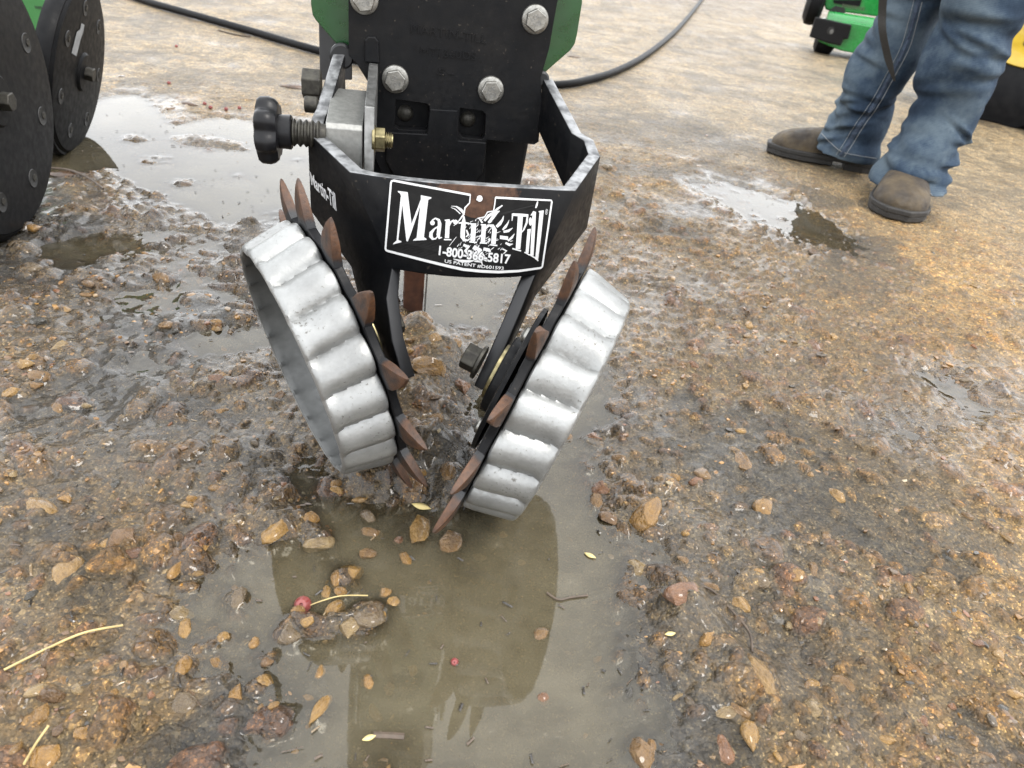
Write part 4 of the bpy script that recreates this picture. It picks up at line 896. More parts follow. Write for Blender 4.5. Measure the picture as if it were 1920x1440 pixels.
for (x, y) in ((760, 213), (877, 224)):
    a = pl(x, y, 0.02); lathe('carriage_bolt', [(0.0098, 0), (0.0093, 0.002), (0.0070, 0.0042), (0.0035, 0.0055), (0.0, 0.0058)], M['olive'], rc, MPM @ Matrix.Translation((a[0], a[1], -0.022)), 28)
# spacer block on the left and the steel side plate
def uvz_pts(lst): return [W(*p) for p in lst]
def block(name, u0, u1, prof, mat, bevel=0.001):
    n = len(prof); V = [W(u0, v, z) for v, z in prof] + [W(u1, v, z) for v, z in prof]
    F = [list(range(n)), [n + i for i in range(n)][::-1]] + [(i, (i + 1) % n, n + (i + 1) % n, n + i) for i in range(n)]
    return mk(name, V, F, mat, rc, False, bevel)
def vz(px, py, v): p = uv(px, py, v); return (p - UA).dot(EX), v, p.z
a = vz(645, 166, 0.262); b = vz(645, 232, 0.168); c = vz(645, 242, 0.164); d = vz(645, 330, 0.160)
block('spacer_block', vz(610, 240, 0.164)[0], vz(680, 240, 0.164)[0], [(a[1], a[2]), (b[1], b[2]), (c[1], c[2]), (d[1], d[2]), (0.262, d[2] - 0.01)], M['alublock'], 0.0008)
a = vz(693, 122, 0.275); b = vz(693, 146, 0.250); c = vz(693, 200, 0.165); d = vz(693, 322, 0.150)
block('side_plate', vz(683, 230, 0.16)[0], vz(702, 230, 0.16)[0], [(a[1] + 0.012, a[2]), (a[1], a[2]), (b[1], b[2]), (c[1], c[2]), (d[1], d[2]), (0.24, d[2]), (0.287, a[2] - 0.03)], M['steel'], 0.001)
k0 = uv(483, 243, 0.168); k1 = uv(740, 264, 0.168)
KM = TM(Vector((0, 0, 0)), EX); kz = k0.z * 0.5 + k1.z * 0.5
def onrod(px): p = uv(px, 250, 0.168); return W((p - UA).dot(EX), 0.168, kz)
def rodm(px): return Matrix.Translation(onrod(px)) @ frame(EX, EZ)
def ln(x0, x1): return (onrod(x1) - onrod(x0)).length
def knob_mod(t, r, z): return r * (1 - 0.15 * (0.5 - 0.5 * math.cos(7 * t)) ** 1.5) if r > 0.02 else r
kl = ln(483, 524)
knob = lathe('adjusting_knob', [(0.0, 0.0), (0.024, 0.0), (0.0300, 0.0018), (0.0325, 0.005), (0.0330, kl * 0.6), (0.031, kl * 0.85), (0.028, kl), (0.0165, kl + 0.0005), (0.0168, ln(483, 546)), (0.0155, ln(483, 548)), (0.0, ln(483, 548))], M['plastic'], rc, rodm(483), 112, mod=knob_mod)
def thread(name, px0, px1, r, pitch, mat, par):
    L_ = ln(px0, px1); n_ = int(L_ / pitch); pr = [(r * 0.8, 0)]
    for i in range(n_): z = i * pitch; pr += [(r * 0.82, z + pitch * 0.1), (r, z + pitch * 0.42), (r, z + pitch * 0.58), (r * 0.82, z + pitch * 0.9)]
    pr.append((r * 0.8, L_)); return lathe(name, pr, mat, par, rodm(px0), 32, angle=20)
thread('threaded_rod', 546, 612, 0.0135, 0.0060, M['olive'], knob)
thread('rod_end', 700, 737, 0.0082, 0.0024, M['brass'], rc)
ngon_prism('lock_nut', hexpts(0.0125), 0, ln(703, 722), M['brass'], rc, rodm(703), 0.0010)
cyl('nut_washer', 0.0145, 0, ln(698, 703.5), M['brass'], rc, rodm(698), 36)
p = uv(586, 158, 0.262); ngon_prism('pivot_bolt', hexpts(0.0165), 0, 0.020, M['olive'], rc, Matrix.Translation(W((p - UA).dot(EX) - 0.0105, 0.262, p.z)) @ frame(EX, EZ), 0.0014)
p = uv(582, 196, 0.228); cyl('pivot_pin', 0.0085, 0, 0.014, M['olive'], rc, Matrix.Translation(W((p - UA).dot(EX) - 0.006, 0.228, p.z)) @ frame(EX, EZ), 28, 0.001)
# round-cornered lug behind the left arm and on the right corner of the plate
a = pl(640, 108); cyl('corner_lug', 0.0135, -0.012, 0.0, M['edge'], rc, MPM @ Matrix.Translation((a[0], a[1], -0.004)), 40, 0.002)
a = pl(1018, 150); cyl('corner_lug', 0.0085, -0.012, 0.0, M['edge'], rc, MPM @ Matrix.Translation((a[0], a[1], -0.003)), 40, 0.002)

# ================================================================== PLANTER ROW UNIT that carries it
ru = thing('planter_row_unit', 'green planter row unit behind the row cleaner, bolted to its black plate', 'planter unit', (-0.15, 1.1, 0))
def upl(px, py, v): p = uv(px, py, v); return ((p - UA).dot(EX), p.z)
def um(v): return Matrix.Translation(UA + EB * v) @ Matrix(((EX.x, 0, -EB.x, 0), (EX.y, 0, -EB.y, 0), (0, 1, 0, 0), (0, 0, 0, 1)))
PG = 0.312
ngon_prism('front_flange', [upl(*p, PG) for p in [(580, -260), (700, -260), (700, 108), (654, 108), (650, 104), (592, 38), (586, 28), (583, 8)]], -0.007, 0, M['green'], ru, um(PG), 0.001)
ngon_prism('front_flange', [upl(*p, PG) for p in [(985, -200), (1085, -200), (1092, 4), (1082, 66), (1078, 82), (1070, 94), (1014, 143), (985, 140)]], -0.007, 0, M['green'], ru, um(PG), 0.001)
ur0, ur1 = upl(596, 60, 0.35)[0], upl(1060, 60, 0.35)[0]
def ubox(name, u0, u1, v0, v1, z0, z1, mat, par, bevel=0.003):
    V = [W(u, v, z) for z in (z0, z1) for (u, v) in ((u0, v0), (u1, v0), (u1, v1), (u0, v1))]
    return mk(name, V, [(0, 1, 2, 3), (4, 5, 6, 7), (0, 1, 5, 4), (1, 2, 6, 5), (2, 3, 7, 6), (3, 0, 4, 7)], mat, par, False, bevel)
ubox('side_wall', -0.100, -0.092, 0.323, 0.80, 0.46, 1.05, M['green'], ru); ubox('side_wall', 0.100, 0.108, 0.323, 0.80, 0.46, 1.05, M['green'], ru)
ubox('head_casting', -0.088, 0.096, 0.330, 0.46, 0.47, 1.10, M['green'], ru, 0.01)
ubox('seed_hopper', -0.12, 0.10, 0.40, 0.80, 1.08, 1.45, M['plastic'], ru, 0.03)
# black opener housing behind the plate, down to the ground, and the grey panel at its left
pts = [upl(*p, 0.40) for p in [(594, -120), (660, -120), (660, 150), (600, 150)]]
ngon_prism('shield_panel', pts, -0.006, 0, simple('grey_panel', (0.055, 0.056, 0.058), (0.04, 0.04, 0.042), (0.4, 0.55), scale=40, bstr=0.1), ru, um(0.40), 0.001)
pts = [upl(*p, 0.345) for p in [(700, 180), (1004, 200), (993, 262), (976, 352), (962, 430), (940, 440), (760, 430), (720, 330)]]
ngon_prism('opener_housing', pts, -0.05, 0, M['black'], ru, um(0.345), 0.004)
g = gz(775, 575); q = g - UA; gu, gv = q.dot(EX), q.dot(EB)
sh = [(gv - 0.012, -0.02), (gv + 0.035, -0.02), (gv + 0.045, 0.10), (gv + 0.07, 0.35), (gv - 0.0, 0.35), (gv - 0.03, 0.12)]
V = [W(gu - 0.016, v, z) for v, z in sh] + [W(gu + 0.014, v, z) for v, z in sh]; n = len(sh)
mk('opener_shank', V, [list(range(n)), [n + i for i in range(n)][::-1]] + [(i, (i + 1) % n, n + (i + 1) % n, n + i) for i in range(n)], M['rustplate'], ru, False, 0.002)
o = tube('disc_edge', [W(gu + 0.017, v, z) for v, z in ((gv - 0.014, -0.01), (gv - 0.026, 0.06), (gv - 0.030, 0.12), (gv - 0.02, 0.2), (gv, 0.3))], 0.0012, M['steel'], ru, 8)

# ================================================================== NEIGHBOUR ROW UNIT with two black wheels
nu = thing('planter_row_unit', 'neighbouring green planter unit with two black bolted wheels standing in the bright puddle', 'planter unit', (-1.0, 1.35, 0))
def gauge_wheel(C, n, Rr, wd, nb, ph, hub, label):
    m_ = TM(C, n); x = Rr
    wheel = lathe('gauge_wheel', [(0.0, -wd), (x * 0.85, -wd), (x * 0.96, -wd * 0.85), (x, -wd * 0.55), (x, -wd * 0.30), (x * 0.985, -wd * 0.12), (x * 0.955, -0.006), (x * 0.935, -0.0015), (x * 0.93, -0.004), (x * 0.925, -0.0008), (x * 0.90, 0.0), (x * 0.5, 0.002), (x * 0.2, 0.003), (0.0, 0.003)], M['rubber'], nu, m_, 128)
    wheel['label'] = label
    for k in range(nb):
        t = ph + 2 * math.pi * k / nb; rr = Rr * 0.70; b_ = m_ @ Matrix.Translation((rr * math.cos(t), rr * math.sin(t), 0.002))
        lathe('recess_shade', [(0.0150, -0.001), (0.0142, 0.0004), (0.0130, 0.0002), (0.0120, -0.0002), (0.0, -0.0002)], M['ink_and_shade'], wheel, b_, 28)  # shallow dark disc painted in for the shade of a bolt recess
        ngon_prism('recess_bolt', hexpts(0.0062), 0.0, 0.0012, M['olive'], wheel, b_ @ Matrix.Translation((-0.004, 0, 0)), 0.0005)
    if hub:
        lathe('hub_cap', [(0.038, 0.0), (0.037, 0.003), (0.034, 0.0055), (0.012, 0.0065), (0.0, 0.0065)], M['rubber'], wheel, m_ @ Matrix.Translation((0, 0, 0.0025)), 48)
        ngon_prism('hub_nut', hexpts(0.014), 0.008, 0.024, M['olive'], wheel, m_, 0.0015)
    return wheel, m_
C1 = gy(-10, 188, 1.03); n1 = Vector((math.cos(R_(12)), math.sin(R_(12)), -0.02)).normalized()
gauge_wheel(C1, n1, 0.208, 0.085, 8, R_(22), True, 'black wheel with bolts in deep recesses')
C2 = gy(152, 134, 1.47); n2 = Vector((math.cos(R_(14)), math.sin(R_(14)), -0.24)).normalized()
w2, m2 = gauge_wheel(C2, n2, 0.172, 0.042, 7, R_(10), True, 'black wheel with hub nut and torn white sticker')
st = [(-0.055, 0.030), (-0.046, 0.022), (0.004, 0.072), (0.012, 0.090), (0.008, 0.098), (-0.003, 0.086), (-0.014, 0.082)]
def wpt(px, py): return m2.inverted() @ on_plane(px, py, C2 + n2 * 0.0045, n2)
stp = [wpt(*p) for p in [(136, 100), (145, 106), (153, 74), (158, 60), (160, 47), (154, 44), (152, 56), (146, 60)]]
mk('torn_sticker', [(p_.x, p_.y, 0.0030) for p_ in stp], [tuple(range(len(stp)))], simple('grey_sticker', (0.34, 0.35, 0.36), (0.26, 0.27, 0.28), (0.5, 0.6), scale=90, bstr=0), w2, False, 0, m2)
ng = gy(95, 20, 1.62); PGM = Matrix.Translation(ng) @ Matrix(((EX.x, 0, -EB.x, 0), (EX.y, 0, -EB.y, 0), (0, 1, 0, 0), (0, 0, 0, 1)))
M['greenside'] = simple('green_paint_side', (0.035, 0.16, 0.04), (0.03, 0.14, 0.035), (0.35, 0.5), scale=25, bstr=0.04)
gp = ngon_prism('shank_plate', [(-0.22, -0.10), (-0.02, -0.13), (0.05, -0.06), (0.09, 0.05), (0.10, 0.24), (-0.25, 0.24)], -0.02, 0, M['greenside'], nu, PGM, 0.002)
for s, px, py, ww, hh_ in (('WARNING', 66, 16, 0.022, 0.006), ('ONE', 93, 16, 0.014, 0.006), ('P', 97, 31, 0.006, 0.005)):
    V, F, asp = text_mesh(s, 0, 0.02); a = PGM.inverted() @ on_plane(px, py, ng, EB)
    mk('lettering', [(a.x + ww * v.x, a.y + hh_ * v.y, 0.0012) for v in V], F, M['ink_and_shade'], gp, False, 0, PGM)

# ================================================================== HOSE
def gh(px, py, up=0.015): p = gz(px, py); z = float(terrain(np.array([p.x]), np.array([p.y]))[0]); q = gz(px, py, z + up); return q
hp = catmull([gh(150, -45), gh(262, -2), gh(350, 24), (gh(470, 58)), gh(590, 93), gh(760, 135), gh(900, 158), gh(1045, 159), gh(1110, 148), gh(1160, 131), gh(1210, 104), gh(1258, 66), gh(1290, 32), gh(1318, -4), gh(1335, -30)], 8)
h_ = tube('hose', hp, 0.0135, M['hose'], None, 14); setp(h_, 'long black rubber hose lying across the paving behind the planter unit', 'hose')

# ================================================================== PERSON
pe = thing('person', 'person in faded blue jeans and brown boots standing on the wet paving', 'person', (0.93, 2.05, 0))
def leg_rings(cp, seed, n=72, ny=150):
    """cp: list of (x,y,z,rx,ry); cloth tube with gathered folds above the hem"""
    P = [Vector(c[:3]) for c in cp]; C_ = catmull(P, 22); Rr = catmull([Vector((c[3], c[4], 0)) for c in cp], 22); r_ = random.Random(seed)
    fold = [(r_.uniform(0, 6.28), r_.uniform(0.4, 1)) for _ in range(10)]
    V, F = [], []; z0 = C_[0].z
    cre = [(r_.uniform(0.02, 0.16) if q < 14 else r_.uniform(0.1, 0.46), r_.uniform(0, 6.28), r_.uniform(-0.030, 0.030), r_.uniform(0.006, 0.014) * (1.15 if q < 14 else 0.75), r_.uniform(0.006, 0.011) if q < 14 else r_.uniform(0.008, 0.018), r_.uniform(0.5, 1.1)) for q in range(30)]
    for i, (c, rr) in enumerate(zip(C_, Rr)):
        hz = c.z - z0
        for k in range(n):
            a = 2 * math.pi * k / n
            g_ = math.exp(-hz / 0.10)
            w1 = 0.013 * g_ * math.sin(hz * 105 + 2.2 * math.sin(a + fold[0][0]) + 1.3 * math.sin(2 * a + fold[1][0] + hz * 9)) * (0.45 + 0.55 * math.sin(a + fold[7][0] + hz * 22)) * (0.35 + 0.65 * min(1, hz / 0.025))
            w2 = 0.0085 * math.sin(hz * 34 + 2.0 * math.sin(a + fold[2][0]) + fold[3][0]) * math.sin(a * 1.0 + fold[4][0] + hz * 5)
            w3 = 0.0035 * math.sin(3 * a + hz * 24 + fold[5][0])
            d = w1 * 0.8 + w2 + w3
            for (zc, a0, sl_, am, wz, wa) in cre:
                da = (a - a0 + math.pi) % (2 * math.pi) - math.pi
                if abs(da) < 2.4 * wa:
                    e_ = (hz - zc - sl_ * da / wa) / wz
                    if abs(e_) < 4: d += am * (math.exp(-(e_ - 1.1) ** 2) * 0.7 - math.exp(-e_ * e_)) * math.exp(-(da / wa) ** 2)
            V.append((c.x + (rr.x + d) * math.cos(a), c.y + (rr.y + d) * math.sin(a), c.z - 0.010 * math.cos(a - fold[6][0]) * math.exp(-hz / 0.05)))
    m_ = len(C_)
    for i in range(m_ - 1):
        for k in range(n): F.append((i * n + k, i * n + (k + 1) % n, (i + 1) * n + (k + 1) % n, (i + 1) * n + k))
    F.append(list(range(n))); F.append([(m_ - 1) * n + k for k in range(n)])
    return V, F
l1 = [(0.866, 2.150, 0.058, 0.090, 0.078), (0.862, 2.150, 0.12, 0.080, 0.074), (0.858, 2.150, 0.19, 0.075, 0.076), (0.866, 2.145, 0.30, 0.077, 0.082), (0.882, 2.140, 0.42, 0.078, 0.086), (0.890, 2.135, 0.52, 0.082, 0.090), (0.91, 2.125, 0.72, 0.102, 0.105), (0.945, 2.115, 0.86, 0.115, 0.12)]
l2 = [(0.946, 1.905, 0.056, 0.088, 0.102), (0.960, 1.930, 0.12, 0.084, 0.094), (0.980, 1.958, 0.20, 0.078, 0.084), (0.978, 1.958, 0.30, 0.086, 0.088), (0.968, 1.955, 0.42, 0.094, 0.092), (0.965, 1.96, 0.52, 0.094, 0.094), (0.975, 1.985, 0.72, 0.102, 0.105), (0.985, 2.02, 0.86, 0.115, 0.12)]
pel = [(0.965, 2.065, 0.80, 0.14, 0.15), (0.965, 2.068, 0.90, 0.155, 0.17), (0.965, 2.07, 0.98, 0.145, 0.165), (0.965, 2.07, 1.04, 0.14, 0.16)]
def plain_tube(cp, n=36):
    P = catmull([Vector(c[:3]) for c in cp], 8); Q = catmull([Vector((c[3], c[4], 0)) for c in cp], 8); V, F = [], []
    for c, q in zip(P, Q):
        for k in range(n): a = 2 * math.pi * k / n; V.append((c.x + q.x * math.cos(a), c.y + q.y * math.sin(a), c.z))
    for i in range(len(P) - 1):
        for k in range(n): F.append((i * n + k, i * n + (k + 1) % n, (i + 1) * n + (k + 1) % n, (i + 1) * n + k))
    F.append(list(range(n))); F.append([(len(P) - 1) * n + k for k in range(n)]); return V, F
def tubeVF(pts, r, n=14):
    P = [Vector(p_) for p_ in pts]; V, F = [], []; x = None
    for i, p_ in enumerate(P):
        t = (P[min(i + 1, len(P) - 1)] - P[max(i - 1, 0)]).normalized(); x = t.orthogonal().normalized() if x is None else (x - t * x.dot(t)).normalized(); y = t.cross(x)
        for k in range(n): a = 2 * math.pi * k / n; V.append(p_ + x * (r * math.cos(a)) + y * (r * math.sin(a)))
    for i in range(len(P) - 1):
        for k in range(n): F.append((i * n + k, i * n + (k + 1) % n, (i + 1) * n + (k + 1) % n, (i + 1) * n + k))
    F.append(tuple(range(n))); F.append(tuple((len(P) - 1) * n + k for k in range(n))); return V, F
jeans = mk('jeans', *merge([leg_rings(l1, 1), leg_rings(l2, 5), plain_tube(pel)]), M['denim'], pe, True, angle=80)
rm = jeans.modifiers.new('r', 'REMESH'); rm.mode = 'VOXEL'; rm.voxel_size = 0.0042; rm.use_smooth_shade = True
sm = jeans.modifiers.new('s', 'SMOOTH'); sm.iterations = 1; sm.factor = 0.5
# upper body, above the picture
up = [plain_tube([(0.965, 2.07, 1.00, 0.15, 0.165), (0.965, 2.07, 1.15, 0.15, 0.175), (0.965, 2.07, 1.32, 0.16, 0.20), (0.965, 2.07, 1.43, 0.12, 0.19), (0.965, 2.07, 1.49, 0.06, 0.065)])]
for s in (-1, 1): up.append(plain_tube([(0.955, 2.07 + s * 0.20, 1.42, 0.06, 0.06), (0.95, 2.07 + s * 0.25, 1.30, 0.055, 0.055), (0.94, 2.07 + s * 0.27, 1.15, 0.048, 0.048)]))
shirt = mk('shirt', *merge(up), M['shirt'], pe, True, angle=80); rm = shirt.modifiers.new('r', 'REMESH'); rm.mode = 'VOXEL'; rm.voxel_size = 0.010; rm.use_smooth_shade = True
hd = [plain_tube([(0.965, 2.07, 1.46, 0.055, 0.055), (0.96, 2.07, 1.54, 0.058, 0.056), (0.945, 2.07, 1.58, 0.085, 0.066), (0.95, 2.07, 1.66, 0.098, 0.076), (0.96, 2.07, 1.73, 0.09, 0.072), (0.965, 2.07, 1.775, 0.045, 0.04)]), plain_tube([(0.852, 2.07, 1.625, 0.012, 0.014), (0.853, 2.07, 1.66, 0.012, 0.010)])]
for s in (-1, 1):
    hd.append(plain_tube([(0.94, 2.07 + s * 0.27, 1.17, 0.040, 0.040), (0.925, 2.07 + s * 0.275, 1.05, 0.038, 0.038), (0.90, 2.07 + s * 0.27, 0.93, 0.028, 0.030), (0.885, 2.07 + s * 0.265, 0.86, 0.040, 0.020), (0.88, 2.07 + s * 0.265, 0.82, 0.040, 0.018)]))
    for f_ in range(4): hd.append(plain_tube([(0.852 + f_ * 0.019, 2.07 + s * 0.265, 0.835, 0.009, 0.009), (0.850 + f_ * 0.019, 2.07 + s * 0.262, 0.77 + 0.008 * abs(f_ - 1.5), 0.0085, 0.0085), (0.848 + f_ * 0.019, 2.07 + s * 0.252, 0.735 + 0.01 * abs(f_ - 1.5), 0.007, 0.007)]))
    hd.append(plain_tube([(0.842, 2.07 + s * 0.262, 0.86, 0.012, 0.011), (0.825, 2.07 + s * 0.255, 0.81, 0.010, 0.009), (0.822, 2.07 + s * 0.248, 0.785, 0.008, 0.008)]))
arm_in = [plain_tube([(0.965, 2.07, 1.40, 0.05, 0.05), (0.965, 2.07, 1.47, 0.05, 0.05)])]
for s in (-1, 1): arm_in.append(tubeVF([(0.965, 2.07, 1.41), (0.955, 2.07 + s * 0.19, 1.40), (0.95, 2.07 + s * 0.25, 1.30), (0.94, 2.07 + s * 0.27, 1.16)], 0.035))
hd += arm_in
body = mk('body', *merge(hd), M['skin'], pe, True, angle=80); rm = body.modifiers.new('r', 'REMESH'); rm.mode = 'VOXEL'; rm.voxel_size = 0.006; rm.use_smooth_shade = True
mk('hair', *plain_tube([(0.975, 2.07, 1.62, 0.084, 0.080), (0.972, 2.07, 1.70, 0.100, 0.084), (0.97, 2.07, 1.76, 0.080, 0.068), (0.97, 2.07, 1.79, 0.03, 0.03)]), M['hair'], pe, True, angle=80)
# hems and stitched side seam (follow the cloth, just proud of it)
from mathutils.bvhtree import BVHTree
dg = bpy.context.evaluated_depsgraph_get(); je = jeans.evaluated_get(dg); jme = je.to_mesh()
JT = BVHTree.FromPolygons([v.co.copy() for v in jme.vertices], [tuple(p_.vertices) for p_ in jme.polygons]); je.to_mesh_clear()
def on_jeans(px, py, lift=0.002):
    d = ray(px, py).normalized(); h = JT.ray_cast(O, d)
    if h[0] is None: return None
    return h[0] + h[1] * lift
def seam_line(name, pxs, r, mat, lift=0.0012, n=12):
    pts = catmull([Vector((x, y, 0)) for x, y in pxs], n); P = [on_jeans(p_.x, p_.y, lift) for p_ in pts]; P = [p_ for p_ in P if p_ is not None]
    P2 = [P[0]]
    for p_ in P[1:]:
        if (p_ - P2[-1]).length < 0.06: P2.append(p_)
    if len(P2) > 2: return tube(name, P2, r, mat, jeans, 8)
SEAM = [(1722, 1), (1712, 40), (1697, 90), (1668, 145), (1640, 195), (1612, 235), (1592, 268), (1576, 292)]
seam_line('side_seam', SEAM, 0.0065, M['seamdark'], -0.0030)
seam_line('stitching', [(x + 7, y + 2) for x, y in SEAM], 0.0011, M['stitch'], 0.0008)
seam_line('stitching', [(x - 8, y - 2) for x, y in SEAM], 0.0008, M['stitch'], 0.0008)
seam_line('stitching', [(1540, 250), (1556, 266), (1578, 284), (1610, 292), (1642, 297)], 0.0010, M['stitch'], 0.0008)
seam_line('stitching', [(1664, 336), (1690, 331), (1715, 338), (1738, 356), (1750, 370)], 0.0010, M['stitch'], 0.0008)
def boot(heel, toe, label, toe_w=0.052):
    d = (toe - heel); Ln = d.length; d.normalize(); m_ = Matrix.Translation(heel) @ Matrix(((d.x, -d.y, 0, 0), (d.y, d.x, 0, 0), (0, 0, 1, 0), (0, 0, 0, 1)))
    st = [(0.0, 0.030, 0.10), (0.03, 0.038, 0.17), (0.08, 0.041, 0.150), (0.115, 0.042, 0.116), (0.15, 0.045, 0.098), (0.185, 0.049, 0.089), (0.215, 0.052, 0.083), (0.245, 0.052, 0.075), (0.270, 0.046, 0.066), (0.288, 0.034, 0.054), (0.299, 0.017, 0.040)]
    st = [(x * Ln / 0.30, w_ * toe_w / 0.052, h) for x, w_, h in st]; n = 20; V, F = [], []
    for x, w_, h in st:
        for k in range(n + 1):
            a = math.pi * k / n; ca, sa = math.cos(a), math.sin(a)
            V.append((x, w_ * math.copysign(abs(ca) ** 0.7, ca), 0.024 + (h - 0.024) * sa ** 0.8))
    for i in range(len(st) - 1):
        for k in range(n): F.append((i * (n + 1) + k, i * (n + 1) + k + 1, (i + 1) * (n + 1) + k + 1, (i + 1) * (n + 1) + k))
    F.append(list(range(n + 1))); F.append([(len(st) - 1) * (n + 1) + k for k in range(n + 1)])
    b_ = mk('boot', V, F, M['leather'], pe, True, 0, m_, angle=80); b_['label'] = label
    ss = b_.modifiers.new('s', 'SUBSURF'); ss.levels = ss.render_levels = 2
    def outl_(gr): 
        r = [(x, w_ + gr) for x, w_, h in st]; r[0] = (r[0][0] - 0.004, r[0][1]); r[-1] = (r[-1][0] + gr + 0.004, r[-1][1]); return r + [(x, -w_) for x, w_ in r[::-1]]
    ngon_prism('welt', outl_(0.006), 0.016, 0.030, M['sole'], b_, m_, 0.003)
    ngon_prism('outsole', [p_ for p_ in outl_(0.003) if p_[0] > 0.10 * Ln / 0.3], 0.002, 0.017, M['sole'], b_, m_, 0.003)
    ngon_prism('heel', [p_ for p_ in outl_(0.003) if p_[0] < 0.09 * Ln / 0.3], -0.004, 0.017, M['sole'], b_, m_, 0.003)
g1 = gz(1640, 322); g2 = gz(1440, 284); gzz = 0.010
def gl(p): return Vector((p.x, p.y, float(terrain(np.array([p.x]), np.array([p.y]))[0]) + 0.002))
boot(gl(Vector((0.955, 2.170, 0))), gl(Vector((0.665, 2.235, 0))), 'brown boot pointing toward the planter')
boot(gl(Vector((0.985, 2.030, 0))), gl(Vector((0.868, 1.735, 0))), 'brown boot with a scuffed round toe', 0.066)
# strap hanging from the hand beside the leg
sp_ = [gy(1654, -90, 1.98), gy(1656, -20, 1.99), gy(1654, 25, 2.0), gy(1655, 60, 2.0), gy(1664, 105, 2.01), gy(1672, 135, 2.015), gy(1677, 152, 2.02)]
P = catmull([Vector(p_) for p_ in sp_], 8); V, F = [], []
for i, p_ in enumerate(P):
    t = i / (len(P) - 1); w_ = 0.0095 * (1 - 0.75 * max(0, (t - 0.72) / 0.28)); e = Vector((0.93, -0.36, 0)) * w_; f_ = Vector((0.36, 0.93, 0)) * 0.0025
    V += [p_ - e - f_, p_ + e - f_, p_ + e + f_, p_ - e + f_]
for i in range(len(P) - 1):
    for k in range(4): F.append((i * 4 + k, i * 4 + (k + 1) % 4, (i + 1) * 4 + (k + 1) % 4, (i + 1) * 4 + k))
F.append((0, 1, 2, 3)); F.append(tuple((len(P) - 1) * 4 + k for k in range(4)))
s_ = mk('strap', V, F, M['strap'], None, True, 0, angle=60); setp(s_, 'narrow dark strap hanging in front of the faded jeans', 'strap')

# ================================================================== GREEN MACHINE behind the person
tr = thing('green_machine', 'bright green machine with black end plate and yellow rimmed tyre behind the jeans', 'machine', (1.7, 4.2, 0))
TY = 4.70
tdir = Vector((0.97, -0.24, 0)).normalized(); tn = Vector((-0.24, -0.97, 0)).normalized()
tp0 = gy(1560, 60, TY); TMM = Matrix.Translation(tp0) @ Matrix(((tdir.x, 0, tn.x, 0), (tdir.y, 0, tn.y, 0), (0, 1, 0, 0), (0, 0, 0, 1)))
def tl(px, py, dz=0.0): p_ = TMM.inverted() @ on_plane(px, py, tp0 + tn * dz, tn); return (p_.x, p_.y)
endp = ngon_prism('end_plate', [tl(*p) for p in [(1529, 31), (1597, 46), (1590, 73), (1581, 72), (1576, 85), (1549, 79), (1517, 68), (1519, 62)]], 0.0, 0.025, M['plastic'], tr, TMM, 0.006)
a = tl(1557, 57); cyl('hole_shade', 0.020, 0.0255, 0.0262, M['ink_and_shade'], endp, TMM @ Matrix.Translation((a[0], a[1], 0)), 24, 0.0002)  # flat dark disc laid on the plate as the shade in its hole
ngon_prism('plate_hole_rim', [(0.010 * math.cos(R_(30 * k)), 0.012 * math.sin(R_(30 * k))) for k in range(12)], 0.0255, 0.0268, M['steel'], endp, TMM @ Matrix.Translation((a[0] + 0.007, a[1] - 0.003, 0)), 0)
ngon_prism('lower_frame', [tl(*p) for p in [(1540, 42), (1600, 42), (1650, 52), (1710, 70), (1700, 118), (1640, 108), (1575, 95), (1534, 78)]], -0.30, -0.004, M['green2'], tr, TMM, 0.008)
a = tl(1553, 30); b = tl(1720, 56)
cv = lathe('cross_tube', [(0.0, 0), (0.046, 0), (0.05, 0.006), (0.05, 0.70), (0.0, 0.70)], M['green2'], tr, TMM @ Matrix.Translation((a[0], a[1] - 0.03, -0.10)) @ frame(Vector((1, (b[1] - a[1]) / (b[0] - a[0]), 0)).normalized(), Vector((0, 0, 1))), 32)
ngon_prism('upper_guard', [tl(*p) for p in [(1545, -40), (1700, -40), (1700, 40), (1640, 34), (1550, 22), (1547, 10)]], -0.32, -0.14, M['green2'], tr, TMM, 0.008)
ngon_prism('opening_shade', [tl(*p, -0.13) for p in [(1553, 20), (1566, 11), (1584, 15), (1585, 24), (1570, 27)]], -0.139, -0.132, M['ink_and_shade'], tr, TMM, 0)  # dark sheet on the guard, painting the shade of an opening
ngon_prism('opening_shade', [tl(*p, -0.13) for p in [(1562, 0), (1616, 0), (1612, 12), (1580, 9), (1564, 6)]], -0.139, -0.132, M['rubber'], tr, TMM, 0)  # second sheet, black in place of the shade behind the spring
for k in range(11): 
    a = tl(1580 + 3.9 * k, 10.5 + 0.6 * k, -0.13); mk('spring_coil', [(a[0] - 0.003, a[1] - 0.009, -0.131), (a[0] + 0.003, a[1] - 0.009, -0.131), (a[0] + 0.004, a[1] + 0.009, -0.127), (a[0] - 0.002, a[1] + 0.009, -0.127)], [(0, 1, 2, 3)], M['zinc'], tr, False, 0, TMM)
cw = TMM @ Vector((tl(1556, 62)[0] - 0.02, 0, -0.12)); cw.z = 0.075
castor = lathe('castor_wheel', [(0.0, -0.06), (0.06, -0.06), (0.092, -0.045), (0.10, -0.02), (0.10, 0.02), (0.092, 0.045), (0.06, 0.06), (0.0, 0.06)], M['rubber'], tr, TM(cw + Vector((0.02, 0, 0.02)), tdir), 48)
cw2 = TMM @ Vector((tl(1548, 8)[0] - 0.05, tl(1548, 8)[1], -0.16)); lathe('castor_wheel', [(0.0, -0.05), (0.09, -0.05), (0.125, -0.03), (0.13, 0), (0.125, 0.03), (0.09, 0.05), (0.0, 0.05)], M['rubber'], tr, TM(cw2, tdir), 48)
